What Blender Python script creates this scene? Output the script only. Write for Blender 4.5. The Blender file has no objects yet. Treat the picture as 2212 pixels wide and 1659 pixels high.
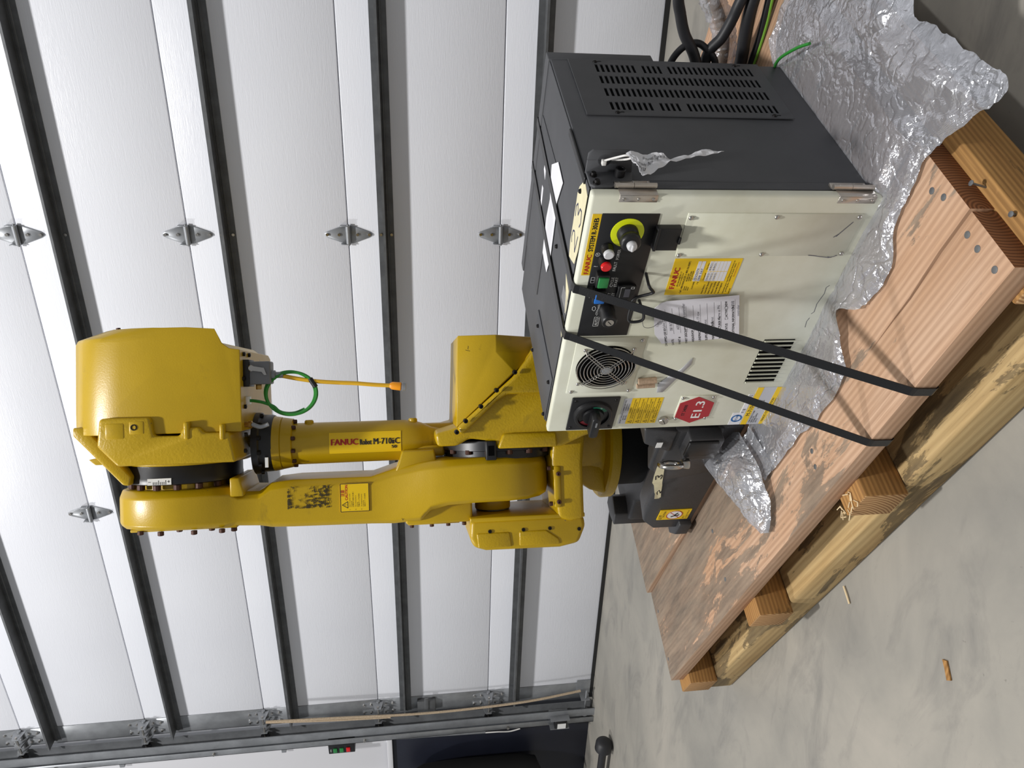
import bpy, bmesh, math, random
from mathutils import Matrix, Vector, noise
random.seed(7)
C = bpy.context.scene.collection
SC = bpy.context.scene
R = math.radians
# ------------------------------------------------------------------ camera (phone held sideways: world up points to the left of the frame)
CAM_H, CAM_YAW, CAM_PITCH, CAM_ROLL, FPX = 0.98279, -0.453508, 0.134462, 0.027933, 1587.23
_f = Vector((math.sin(CAM_YAW)*math.cos(CAM_PITCH), math.cos(CAM_YAW)*math.cos(CAM_PITCH), -math.sin(CAM_PITCH)))
_r = Vector((math.cos(CAM_YAW), -math.sin(CAM_YAW), 0)); _d = _f.cross(_r)
_r2 = math.cos(CAM_ROLL)*_r + math.sin(CAM_ROLL)*_d; _d2 = -math.sin(CAM_ROLL)*_r + math.cos(CAM_ROLL)*_d
cam = bpy.data.cameras.new('camera'); cam.sensor_width = 36; cam.sensor_fit = 'HORIZONTAL'
cam.lens = FPX*36/2212; cam.clip_start = .02
co = bpy.data.objects.new('camera', cam); C.objects.link(co)
m = Matrix((_d2, _r2, -_f)).transposed().to_4x4(); m.translation = (0, 0, CAM_H); co.matrix_world = m
SC.camera = co
# ------------------------------------------------------------------ world, lamps, exposure
w = bpy.data.worlds.new('world'); SC.world = w; w.use_nodes = True
w.node_tree.nodes['Background'].inputs[0].default_value = (.93, .96, 1, 1)
w.node_tree.nodes['Background'].inputs[1].default_value = .31
def area(name, loc, target, power, sx, sy, col=(1, .985, .97)):
    l = bpy.data.lights.new(name, 'AREA'); l.shape = 'RECTANGLE'; l.size = sx; l.size_y = sy; l.energy = power; l.color = col
    o = bpy.data.objects.new(name, l); C.objects.link(o); o.location = loc
    o.rotation_euler = (Vector(target)-Vector(loc)).to_track_quat('-Z', 'Y').to_euler()
area('ceiling_lamp_light', (-.35, -.35, 6.0), (-.8, 1.6, 0), 265, .40, .25)
area('ceiling_lamp_light', (-4.3, -.35, 6.0), (-1.8, 2.2, .8), 125, .40, .25)
area('ceiling_lamp_light', (3.4, -.35, 6.0), (0, 2.2, .3), 10, .40, .25)
SC.view_settings.view_transform = 'Standard'; SC.view_settings.look = 'None'
SC.view_settings.exposure = 0; SC.view_settings.gamma = 1; SC.view_settings.use_curve_mapping = False
# ------------------------------------------------------------------ materials
def lin(c):
    return tuple(((v/255)/12.92 if v/255 <= .04045 else ((v/255+.055)/1.055)**2.4) for v in c)+(1,)
class NT:
    def __init__(s, name):
        s.m = bpy.data.materials.new(name); s.m.use_nodes = True; s.t = s.m.node_tree
        s.b = s.t.nodes['Principled BSDF']; s.o = s.t.nodes['Material Output']
        s.tc = s.t.nodes.new('ShaderNodeTexCoord')
    def n(s, typ, **kw):
        x = s.t.nodes.new('ShaderNode'+typ)
        for k, v in kw.items():
            if k in x.inputs: x.inputs[k].default_value = v
            else: setattr(x, k, v)
        return x
    def l(s, a, b): s.t.links.new(a, b)
    def mapping(s, scale=(1, 1, 1), loc=(0, 0, 0), rot=(0, 0, 0), src='Object'):
        mp = s.n('Mapping'); mp.inputs['Scale'].default_value = scale; mp.inputs['Location'].default_value = loc; mp.inputs['Rotation'].default_value = rot
        s.l(s.tc.outputs[src], mp.inputs[0]); return mp.outputs[0]
    def noise(s, vec, scale, detail=4, rough=.55, dist=0):
        x = s.n('TexNoise'); x.inputs['Scale'].default_value = scale; x.inputs['Detail'].default_value = detail
        x.inputs['Roughness'].default_value = rough; x.inputs['Distortion'].default_value = dist; s.l(vec, x.inputs['Vector']); return x.outputs[0]
    def ramp(s, fac, stops, interp='LINEAR'):
        x = s.n('ValToRGB'); x.color_ramp.interpolation = interp; e = x.color_ramp.elements
        while len(e) < len(stops): e.new(.5)
        for el, (p, c) in zip(e, stops): el.position = p; el.color = c if len(c) == 4 else c+(1,)
        s.l(fac, x.inputs[0]); return x.outputs[0]
    def mix(s, fac, a, b):
        x = s.n('Mix', data_type='RGBA')
        for sk, v in ((x.inputs[0], fac), (x.inputs[6], a), (x.inputs[7], b)):
            if hasattr(v, 'links') or hasattr(v, 'is_linked'): s.l(v, sk)
            else: sk.default_value = v
        return x.outputs[2]
    def col(s, v):
        if hasattr(v, 'is_linked'): s.l(v, s.b.inputs['Base Color'])
        else: s.b.inputs['Base Color'].default_value = v
    def set(s, rough=.5, metal=0, spec=.5, coat=0):
        s.b.inputs['Roughness'].default_value = rough; s.b.inputs['Metallic'].default_value = metal
        s.b.inputs['Specular IOR Level'].default_value = spec; s.b.inputs['Coat Weight'].default_value = coat
    def bump(s, h, strength=.3, dist=.002):
        x = s.n('Bump'); x.inputs['Strength'].default_value = strength; x.inputs['Distance'].default_value = dist
        s.l(h, x.inputs['Height']); s.l(x.outputs[0], s.b.inputs['Normal'])
M = {}
BW = [(0, 0, 0, 1), (1, 1, 1, 1)]
def plain(name, rgb, rough=.5, metal=0, spec=.5, mott=.0, mscale=12, bscale=0, bstr=.2, bdist=.001, dark=None):
    s = NT(name); c = lin(rgb)
    if mott:
        v = s.mapping(); f = s.noise(v, mscale, 5, .6)
        d = dark and lin(dark) or tuple(x*(1-mott) for x in c[:3])+(1,)
        s.col(s.mix(s.ramp(f, [(.35, (1, 1, 1, 1)), (.75, (0, 0, 0, 1))]), c, d))
    else: s.col(c)
    s.set(rough, metal, spec)
    if bscale: s.bump(s.noise(s.mapping(), bscale, 3, .5), bstr, bdist)
    M[name] = s.m; return s.m
def yellow(name, rgb, bscale, bstr, dirt):
    s = NT(name); v = s.mapping()
    base = s.mix(s.ramp(s.noise(v, 6, 4, .6), [(.3, (0, 0, 0, 1)), (.75, (1, 1, 1, 1))]), lin(rgb), tuple(x*.86 for x in lin(rgb)[:3])+(1,))
    grime = s.ramp(s.noise(s.mapping(loc=(3, 1, 2)), 9, 8, .72, .6), [(.60, (0, 0, 0, 1)), (.80, (dirt, dirt, dirt, 1))])
    c = s.mix(grime, base, lin((96, 84, 34)))
    chips = s.ramp(s.noise(s.mapping(loc=(7, 2, 9)), 34, 4, .6), [(.735, (0, 0, 0, 1)), (.75, (.8, .8, .8, 1))])
    s.col(s.mix(chips, c, lin((92, 88, 72)))); s.set(.34, 0, .5)
    s.bump(s.noise(v, bscale, 2, .5), bstr, .0012); M[name] = s.m
yellow('yellow', (190, 156, 12), 260, .16, .55)
yellow('yellow_cast', (190, 156, 12), 190, .55, .65)
plain('black_metal', (26, 27, 32), .38, 0, .5, .25, 8)
plain('black_plastic', (20, 20, 22), .42)
plain('black_matt', (9, 9, 10), .75)
plain('void', (3, 3, 3), .9, 0, .1)
plain('rust_bolt', (84, 52, 40), .6, .3, .5, .4, 60)
plain('dark_bolt', (28, 26, 26), .4, .5)
plain('steel', (200, 196, 190), .22, 1, .5, .2, 20)
plain('nickel', (206, 198, 188), .28, .8, .5, .15, 30)
plain('galv', (166, 169, 173), .40, .45, .5, .35, 9)
plain('galv_dark', (112, 114, 116), .48, .45, .5, .35, 14)
plain('grey_cabinet', (84, 85, 88), .55, 0, .3, .22, 5, 300, .05)
plain('grey_cast', (60, 60, 62), .42, 0, .45, .3, 9, 220, .3)
plain('beige', (230, 232, 217), .42, 0, .45, .12, 5, 0, .1, .001, (206, 205, 184))
plain('label_yellow', (236, 196, 16), .35)
plain('estop_yellow', (222, 232, 20), .35)
plain('white_paper', (226, 226, 230), .7, 0, .3, .06, 9)
plain('tag_card', (224, 223, 230), .7, 0, .3, .05, 20)
plain('white_paint', (232, 232, 230), .4)
plain('silver_label', (196, 197, 202), .35, .2)
plain('ink', (22, 22, 24), .6)
plain('ink_blue', (60, 62, 92), .6)
plain('ink_grey', (96, 96, 104), .6)
plain('ink_red', (178, 34, 28), .5)
plain('red_enamel', (168, 30, 44), .3)
plain('red_lens', (214, 28, 34), .25)
plain('green_lens', (40, 128, 66), .3)
plain('blue_lens', (24, 104, 190), .3)
plain('white_lens', (208, 208, 210), .25)
plain('switch_green', (24, 112, 84), .4)
plain('switch_red', (176, 40, 56), .4)
plain('tuv_blue', (36, 104, 168), .4)
plain('masking_tape', (226, 218, 182), .7, 0, .3, .15, 40)
plain('grey_tape', (186, 186, 188), .4, .2, .5, .15, 30)
plain('cork', (192, 166, 140), .8, 0, .2, .3, 220)
plain('strap_black', (22, 22, 24), .32, 0, .5, .2, 60, 500, .25)
plain('zip_white', (224, 222, 218), .4)
plain('green_wire', (44, 134, 48), .4)
plain('lime_wire', (120, 176, 62), .4)
plain('cable_yellow', (232, 180, 40), .4)
plain('cable_orange', (240, 152, 14), .4)
plain('connector_grey', (112, 114, 118), .45)
plain('brass', (176, 140, 78), .3, .9)
plain('hose_black', (34, 34, 37), .5)
plain('navy', (30, 33, 46), .42, 0, .5, .2, 8, 120, .1)
plain('wall_white', (216, 216, 220), .3)
plain('rope', (196, 176, 150), .8, 0, .2, .35, 160)
plain('seal', (30, 30, 30), .7)
plain('splinter', (226, 204, 164), .7)
plain('nail_grey', (128, 130, 132), .45, .7)
# overhead door skin: white embossed wood grain
s = NT('door_skin'); s.col(s.mix(s.ramp(s.noise(s.mapping(), 1.3, 3), [(.3, (0, 0, 0, 1)), (.8, (1, 1, 1, 1))]), lin((229, 231, 237)), lin((222, 224, 231))))
s.set(.33, 0, .5)
v = s.mapping(scale=(14, 14, 150)); a = s.noise(v, 1.0, 3, .55, 1.8); s.bump(a, .22, .0028); M['door_skin'] = s.m
# concrete
s = NT('concrete'); v = s.mapping()
a = s.ramp(s.noise(v, 1.7, 8, .62, .5), [(.3, lin((134, 132, 126))), (.52, lin((156, 152, 143))), (.75, lin((173, 167, 156)))])
b = s.ramp(s.noise(s.mapping(scale=(1, 2.4, 1), rot=(0, 0, .5)), 3.2, 6, .65, .8), [(.52, (0, 0, 0, 1)), (.75, (.6, .6, .6, 1))])
c = s.mix(b, a, lin((108, 107, 105)))
d = s.ramp(s.noise(v, 70, 3, .6), [(.70, (0, 0, 0, 1)), (.76, (.45, .45, .45, 1))])
s.col(s.mix(d, c, lin((94, 91, 86)))); s.set(.55, 0, .4); s.bump(s.noise(v, 55, 6, .6), .12, .002); M['concrete'] = s.m
# timber: long grain along local X
def timber(name, light, warm, dark, stain, black, amt, period=.006, gs=.45, fade=0, only_top=0):
    s = NT(name)
    inf = s.n('ObjectInfo'); off = s.n('VectorMath', operation='SCALE'); cmb = s.n('CombineXYZ')
    s.l(inf.outputs['Random'], cmb.inputs[0]); s.l(inf.outputs['Random'], cmb.inputs[2]); s.l(cmb.outputs[0], off.inputs[0]); off.inputs['Scale'].default_value = 9.0
    add = s.n('VectorMath', operation='ADD'); s.l(s.tc.outputs['Object'], add.inputs[0]); s.l(off.outputs[0], add.inputs[1])
    def mp(sc):
        x = s.n('Mapping'); x.inputs['Scale'].default_value = sc; s.l(add.outputs[0], x.inputs[0]); return x.outputs[0]
    w = s.n('TexWave', wave_type='BANDS', bands_direction='DIAGONAL'); w.inputs['Scale'].default_value = .314/period; w.inputs['Distortion'].default_value = 2.6
    w.inputs['Detail'].default_value = 2; w.inputs['Detail Scale'].default_value = .25; s.l(mp((.03, 1, 1)), w.inputs['Vector'])
    fine = s.noise(mp((4, 170, 170)), 1.6, 4, .6)
    c1 = s.mix(s.ramp(s.noise(mp((1.6, 9, 9)), 1.6, 5, .6), [(.35, (0, 0, 0, 1)), (.7, (1, 1, 1, 1))]), lin(light), lin(warm))
    g = s.n('Math', operation='MULTIPLY'); s.l(w.outputs['Fac'], g.inputs[0]); g.inputs[1].default_value = gs
    c2 = s.mix(g.outputs[0], c1, lin(dark)); c2 = s.mix(s.ramp(fine, [(.5, (0, 0, 0, 1)), (.75, (.5, .5, .5, 1))]), c2, lin(dark))
    sx = s.n('SeparateXYZ'); s.l(s.tc.outputs['Object'], sx.inputs[0]); ma = s.n('Math', operation='MULTIPLY_ADD'); s.l(sx.outputs[0], ma.inputs[0]); ma.inputs[1].default_value = -.13*fade; ma.inputs[2].default_value = .12*fade
    ad = s.n('Math', operation='ADD'); s.l(s.noise(mp((2.6, 8.5, 8.5)), 1.35, 12, .70, .5), ad.inputs[0]); s.l(ma.outputs[0], ad.inputs[1])
    k = s.ramp(ad.outputs[0], [(.56-amt, (0, 0, 0, 1)), (.585-amt, (.72, .72, .72, 1)), (.80-amt, (.92, .92, .92, 1))])
    st2 = s.mix(s.ramp(s.noise(mp((3.2, 26, 26)), 1.7, 6, .7), [(.38, (0, 0, 0, 1)), (.68, (1, 1, 1, 1))]), lin(stain), lin(black))
    if only_top:
        nz = s.n('SeparateXYZ'); s.l(s.tc.outputs['Normal'], nz.inputs[0]); mm = s.n('Math', operation='MULTIPLY_ADD'); mm.use_clamp = True; s.l(nz.outputs[2], mm.inputs[0]); mm.inputs[1].default_value = .9; mm.inputs[2].default_value = .12
        km = s.n('Math', operation='MULTIPLY'); s.l(k, km.inputs[0]); s.l(mm.outputs[0], km.inputs[1]); k = km.outputs[0]
    s.col(s.mix(k, c2, st2)); s.set(.7, 0, .25); s.bump(w.outputs['Fac'], .22, .0008); M[name] = s.m
timber('deck_wood', (202, 169, 142), (190, 151, 119), (146, 110, 84), (134, 122, 107), (84, 79, 72), .075, .0062, .42, 1, 1)
timber('beam_wood', (202, 176, 128), (184, 152, 102), (140, 112, 72), (112, 96, 68), (60, 54, 48), .035, .009, .35)
timber('cross_wood', (184, 140, 84), (166, 120, 68), (108, 74, 40), (116, 88, 54), (90, 66, 40), -.04, .005, .5)
def endgrain(name, a, b):
    s = NT(name); w = s.n('TexWave', wave_type='RINGS', rings_direction='X'); w.inputs['Scale'].default_value = 52; w.inputs['Distortion'].default_value = 1.6; w.inputs['Detail Scale'].default_value = .6
    s.l(s.mapping(loc=(0, -.12, -.19)), w.inputs['Vector']); s.col(s.mix(w.outputs['Fac'], lin(a), lin(b))); s.set(.75, 0, .2); s.bump(w.outputs['Fac'], .3, .001); M[name] = s.m
endgrain('end_grain', (146, 96, 62), (104, 66, 42)); endgrain('end_grain_light', (196, 158, 112), (142, 102, 66))
# clear crumpled film
def film(name, opac, rgb):
    s = NT(name); s.col(lin(rgb)); s.set(.17, .6, .8)
    vo = s.n('TexVoronoi', feature='DISTANCE_TO_EDGE'); vo.inputs['Scale'].default_value = 11; wn = s.n('TexNoise'); wn.inputs['Scale'].default_value = 14; wn.inputs['Detail'].default_value = 3
    vm = s.n('VectorMath', operation='MULTIPLY_ADD'); s.l(s.mapping(), wn.inputs['Vector']); s.l(wn.outputs['Color'], vm.inputs[0]); vm.inputs[1].default_value = (.22, .22, .22); s.l(s.tc.outputs['Object'], vm.inputs[2]); s.l(vm.outputs[0], vo.inputs['Vector'])
    rp_ = s.ramp(vo.outputs['Distance'], [(0, (0, 0, 0, 1)), (.10, (.8, .8, .8, 1)), (.4, (1, 1, 1, 1))]); n2 = s.noise(s.mapping(), 30, 3, .5, 2.0)
    mi = s.n('Math', operation='MULTIPLY_ADD'); s.l(n2, mi.inputs[0]); mi.inputs[1].default_value = 1.1; s.l(rp_, mi.inputs[2]); s.bump(mi.outputs[0], .42, .006)
    tr = s.n('BsdfTransparent'); mx = s.n('MixShader'); tr.inputs[0].default_value = (.93, .94, .96, 1); mx.inputs[0].default_value = opac
    s.l(tr.outputs[0], mx.inputs[1]); s.l(s.b.outputs[0], mx.inputs[2]); s.l(mx.outputs[0], s.o.inputs[0]); M[name] = s.m
film('clear_film', .74, (202, 204, 210)); film('stretch_wrap', .5, (222, 223, 228))
s = NT('clear_tape'); s.col(lin((190, 190, 190))); s.set(.15, 0, .7); tr = s.n('BsdfTransparent'); mx = s.n('MixShader'); mx.inputs[0].default_value = .3
s.l(tr.outputs[0], mx.inputs[1]); s.l(s.b.outputs[0], mx.inputs[2]); s.l(mx.outputs[0], s.o.inputs[0]); M['clear_tape'] = s.m
# worn print patch
s = NT('worn_print'); s.col(lin((58, 48, 14))); s.set(.5); tr = s.n('BsdfTransparent'); mx = s.n('MixShader')
f = s.ramp(s.noise(s.mapping(), 150, 2, .5), [(.50, (0, 0, 0, 1)), (.53, (1, 1, 1, 1))]); f2 = s.ramp(s.noise(s.mapping(loc=(1, 1, 4)), 26, 3), [(.40, (0, 0, 0, 1)), (.55, (1, 1, 1, 1))])
mm = s.n('Math', operation='MULTIPLY'); s.l(f, mm.inputs[0]); s.l(f2, mm.inputs[1]); s.l(mm.outputs[0], mx.inputs[0])
s.l(tr.outputs[0], mx.inputs[1]); s.l(s.b.outputs[0], mx.inputs[2]); s.l(mx.outputs[0], s.o.inputs[0]); M['worn_print'] = s.m
# ------------------------------------------------------------------ mesh helpers
def bmn(): return bmesh.new()
def box(bm, x0, x1, y0, y1, z0, z1):
    v = [bm.verts.new(p) for p in ((x0, y0, z0), (x1, y0, z0), (x1, y1, z0), (x0, y1, z0), (x0, y0, z1), (x1, y0, z1), (x1, y1, z1), (x0, y1, z1))]
    for f in ((3, 2, 1, 0), (4, 5, 6, 7), (0, 1, 5, 4), (1, 2, 6, 5), (2, 3, 7, 6), (3, 0, 4, 7)): bm.faces.new([v[i] for i in f])
    return bm
def frame(ax):
    return {'x': lambda a, b, t: (t, a, b), 'y': lambda a, b, t: (a, t, b), 'z': lambda a, b, t: (a, b, t)}[ax]
def prism(bm, pts, ax, t0, t1):
    fr = frame(ax)
    A = [bm.verts.new(fr(a, b, t0)) for a, b in pts]; B = [bm.verts.new(fr(a, b, t1)) for a, b in pts]; n = len(pts)
    bm.faces.new(A); bm.faces.new(B[::-1])
    for i in range(n): bm.faces.new((A[i], A[(i+1) % n], B[(i+1) % n], B[i]))
    return bm
def cyl(bm, p0, p1, r0, r1=None, seg=24, cap=True):
    p0, p1 = Vector(p0), Vector(p1); r1 = r0 if r1 is None else r1
    q = (p1-p0).to_track_quat('Z', 'Y'); ux, uy = q @ Vector((1, 0, 0)), q @ Vector((0, 1, 0))
    A, B = [], []
    for i in range(seg):
        a = 2*math.pi*i/seg; d = ux*math.cos(a)+uy*math.sin(a); A.append(bm.verts.new(p0+d*r0)); B.append(bm.verts.new(p1+d*r1))
    for i in range(seg): bm.faces.new((A[i], A[(i+1) % seg], B[(i+1) % seg], B[i]))
    if cap: bm.faces.new(A[::-1]); bm.faces.new(B)
    return bm
def lathe(bm, p0, axis, prof, seg=32):   # prof: (t along axis, r)
    p0, ax = Vector(p0), Vector(axis).normalized(); q = ax.to_track_quat('Z', 'Y'); ux, uy = q @ Vector((1, 0, 0)), q @ Vector((0, 1, 0)); rows = []
    for t, r in prof:
        rows.append([bm.verts.new(p0+ax*t+(ux*math.cos(2*math.pi*i/seg)+uy*math.sin(2*math.pi*i/seg))*max(r, 1e-5)) for i in range(seg)])
    for a, b in zip(rows, rows[1:]):
        for i in range(seg): bm.faces.new((a[i], a[(i+1) % seg], b[(i+1) % seg], b[i]))
    bm.faces.new(rows[0][::-1]); bm.faces.new(rows[-1]); return bm
def smooth_path(pts, n=6, closed=False):
    P = [Vector(p) for p in pts]; out = []; N = len(P)
    for i in range(N if closed else N-1):
        a = P[(i-1) % N] if closed or i > 0 else P[i]; b = P[i]; c = P[(i+1) % N]; d = P[(i+2) % N] if closed or i+2 < N else c
        for k in range(n):
            t = k/n; out.append(.5*((2*b)+(c-a)*t+(2*a-5*b+4*c-d)*t*t+(3*b-a-3*c+d)*t**3))
    if not closed: out.append(P[-1])
    return out
def tube(bm, pts, r, seg=8, closed=False, radii=None):
    P = [Vector(p) for p in pts]; n = len(P); rows = []; up = Vector((0, 0, 1)); last = None
    for i in range(n):
        t = (P[(i+1) % n]-P[i-1]) if closed or 0 < i < n-1 else (P[1]-P[0] if i == 0 else P[-1]-P[-2])
        t.normalize()
        if last is None: a = t.cross(up if abs(t.z) < .9 else Vector((1, 0, 0))).normalized()
        else: a = (last-t*last.dot(t)).normalized()
        last = a; b = t.cross(a); rr = radii[i] if radii else r
        rows.append([bm.verts.new(P[i]+(a*math.cos(2*math.pi*k/seg)+b*math.sin(2*math.pi*k/seg))*rr) for k in range(seg)])
    for i in range(n if closed else n-1):
        A, B = rows[i], rows[(i+1) % n]
        for k in range(seg): bm.faces.new((A[k], A[(k+1) % seg], B[(k+1) % seg], B[k]))
    if not closed: bm.faces.new(rows[0][::-1]); bm.faces.new(rows[-1])
    return bm
def circle(cx, cy, r, n=24, a0=0, a1=2*math.pi):
    full = abs(a1-a0-2*math.pi) < 1e-6
    return [(cx+r*math.cos(a0+(a1-a0)*i/(n if full else n-1)), cy+r*math.sin(a0+(a1-a0)*i/(n if full else n-1))) for i in range(n)]
def loft(bm, rings):
    rows = [[bm.verts.new(p) for p in r] for r in rings]; n = len(rows[0])
    for a, b in zip(rows, rows[1:]):
        for i in range(n): bm.faces.new((a[i], a[(i+1) % n], b[(i+1) % n], b[i]))
    bm.faces.new(rows[0][::-1]); bm.faces.new(rows[-1]); return bm
def obj(name, bm, mat, parent=None, bev=0, seg=2, smooth=False, ang=40, mats=None, tf=None):
    bmesh.ops.recalc_face_normals(bm, faces=bm.faces)
    if tf is not None: bmesh.ops.transform(bm, matrix=tf, verts=bm.verts)
    me = bpy.data.meshes.new(name); 
    if smooth or bev:
        for f in bm.faces: f.smooth = True
        for e in bm.edges:
            if len(e.link_faces) == 2 and e.calc_face_angle(0) > R(ang): e.smooth = False
    bm.to_mesh(me); bm.free(); me.materials.append(M[mat])
    for x in (mats or []): me.materials.append(M[x])
    o = bpy.data.objects.new(name, me); C.objects.link(o)
    if parent: o.parent = parent
    if bev:
        b = o.modifiers.new('bevel', 'BEVEL'); b.width = bev; b.segments = seg; b.limit_method = 'ANGLE'; b.angle_limit = R(30); b.harden_normals = False
        for e in me.edges: e.use_edge_sharp = False
    return o
def tag(o, label=None, cat=None, group=None, kind=None):
    for k, v in (('label', label), ('category', cat), ('group', group), ('kind', kind)):
        if v: o[k] = v
    return o
def thing(name, label, cat, loc=(0, 0, 0), rz=0, group=None, kind=None):
    o = bpy.data.objects.new(name, None); o.empty_display_size = .1; C.objects.link(o); o.location = loc; o.rotation_euler = (0, 0, rz)
    return tag(o, label, cat, group, kind)
def copy_part(o, parent, loc=None):
    c = o.copy(); C.objects.link(c); c.parent = parent
    if loc is not None: c.location = loc
    return c
# flat lettering. Each entry: (text, x, y, height, width or None); plane given by origin, ex, ey
def _glyphs(s):
    cu = bpy.data.curves.new('t', 'FONT'); cu.body = s; cu.size = 1; cu.resolution_u = 2; cu.fill_mode = 'FRONT'
    t = bpy.data.objects.new('t', cu); C.objects.link(t)
    me = bpy.data.meshes.new_from_object(t.evaluated_get(bpy.context.evaluated_depsgraph_get()))
    bpy.data.objects.remove(t); bpy.data.curves.remove(cu); return me
_gc = {}
def text(name, entries, mat, parent, origin, ex, ey, bold=0, warp=None):
    bm = bmn(); o, ex, ey = Vector(origin), Vector(ex), Vector(ey); nz = ex.cross(ey)
    for e in entries:
        s, x, y, h = e[:4]; wd = e[4] if len(e) > 4 else None
        if s not in _gc: _gc[s] = _glyphs(s)
        me = _gc[s]; vs = [v.co for v in me.vertices]
        if not vs: continue
        x0 = min(v.x for v in vs); x1 = max(v.x for v in vs); sy = h/.7; sx = wd/(x1-x0) if wd else sy
        for dx in ([0] if not bold else [-bold, 0, bold]):
            nv = []
            for v in vs:
                a, b = x+(v.x-x0)*sx+dx, y+v.y*sy
                p = warp(a, b) if warp else o+ex*a+ey*b
                nv.append(bm.verts.new(p+nz*(.00002*dx/bold if bold else 0)))
            for p in me.polygons:
                try: bm.faces.new([nv[i] for i in p.vertices])
                except ValueError: pass
    return obj(name, bm, mat, parent)
def lines(bm, segs, t, o, ex, ey):     # thin flat strokes on a plane
    o, ex, ey = Vector(o), Vector(ex), Vector(ey)
    for (a, b), (c, d) in segs:
        L = math.hypot(c-a, d-b) or 1e-6; nx, ny = -(d-b)/L*t/2, (c-a)/L*t/2
        bm.faces.new([bm.verts.new(o+ex*p+ey*q) for p, q in ((a-nx, b-ny), (c-nx, d-ny), (c+nx, d+ny), (a+nx, b+ny))])
    return bm
def stroke(pts): return list(zip(pts, pts[1:]))
# ================================================================== the setting
D = 2.9535; SEC = .6096; XL, XR = -3.352, 1.62
bm = bmn(); box(bm, -7, 7, -5, D+.12, -.1, 0); tag(obj('floor', bm, 'concrete'), 'grey mottled concrete floor', None, None, 'structure')
dr = thing('door_1', 'white sectional overhead door with steel struts', None, (0, 0, 0), 0, None, 'structure')
bm = bmn(); box(bm, XL, XR, 0, .045, .0015, SEC-.0015)
sec = obj('door_section', bm, 'door_skin', dr, .003, 2); sec.location = (0, D, 0)
for k in range(1, 7): copy_part(sec, dr, (0, D, k*SEC))
bm = bmn(); box(bm, XL-.12, XR+.12, D-.004, D+.045, 0, .02); obj('bottom_seal', bm, 'seal', dr)
# horizontal reinforcing struts (folded channel)
prof = [(0, -.038), (-.004, -.038), (-.004, -.020), (-.007, -.018), (-.007, -.012), (-.004, -.010), (-.004, -.004), (-.060, -.004), (-.063, -.006), (-.066, -.006), (-.066, .003), (-.063, .003), (-.060, .0), (-.004, .0), (-.004, .024), (0, .024)]
bm = bmn(); prism(bm, prof, 'x', XL-.10, XR+.10); st = obj('strut', bm, 'galv_dark', dr); st.location = (0, D, SEC-.142)
for k in range(2, 7): copy_part(st, dr, (0, D, k*SEC-.142))
bm = bmn()
bm2 = bmn(); cyl(bm2, (0, 0, 0), (0, -.006, 0), .006, seg=6); sb = obj('strut_bolt', bm2, 'steel', dr, smooth=False); bm.free()
first = True
for k in range(1, 7):
    for bx in (-.756, -2.03, .52):
        for dz in (.014, -.028):
            if first: sb.location = (bx, D-.003, k*SEC-.142+dz); first = False
            else: copy_part(sb, dr, (bx, D-.003, k*SEC-.142+dz))
# centre hinges: two pointed leaves, barrel, bolts
def diamond(z0, z1, w0, w1):   # leaf outline (x,z) from joint (z0) to tip (z1)
    s = 1 if z1 > z0 else -1
    return [(-w0, z0), (w0, z0), (w0, z0+s*.014), (w1+.004, z1-s*.012), (w1*.6, z1-s*.002), (-w1*.6, z1-s*.002), (-w1-.004, z1-s*.012), (-w0, z0+s*.014)]
def make_hinge():
    h = bpy.data.objects.new('hinge', None); h.empty_display_size = .05; C.objects.link(h); h.parent = dr
    bm = bmn(); prism(bm, diamond(.004, .094, .036, .008), 'y', -.004, -.001); box(bm, -.038, -.035, -.022, -.001, -.008, .03); box(bm, .035, .038, -.022, -.001, -.008, .03)
    obj('upper_leaf', bm, 'galv', h, .0006, 1)
    bm = bmn(); prism(bm, diamond(-.004, -.094, .036, .008), 'y', -.004, -.001); obj('lower_leaf', bm, 'galv', h, .0006, 1)
    bm = bmn(); cyl(bm, (-.036, -.013, 0), (.036, -.013, 0), .0095, seg=16); cyl(bm, (-.043, -.013, 0), (.043, -.013, 0), .005, seg=10); obj('barrel', bm, 'galv', h, smooth=True)
    b0 = None
    for z in (.082, .036, -.036, -.082):
        if b0 is None: bm = bmn(); cyl(bm, (0, -.003, 0), (0, -.010, 0), .0062, seg=6); b0 = obj('bolt', bm, 'steel', h); b0.location = (0, 0, z)
        else: copy_part(b0, h, (0, 0, z))
    return h
h0 = make_hinge(); h0.location = (-.756, D, SEC)
for x in (-.756, -2.025, .515):
    for k in range(1, 7):
        if (x, k) == (-.756, 1): continue
        c = h0.copy(); C.objects.link(c); c.parent = dr; c.location = (x, D, k*SEC)
        for p in h0.children: copy_part(p, c, p.location)
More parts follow.
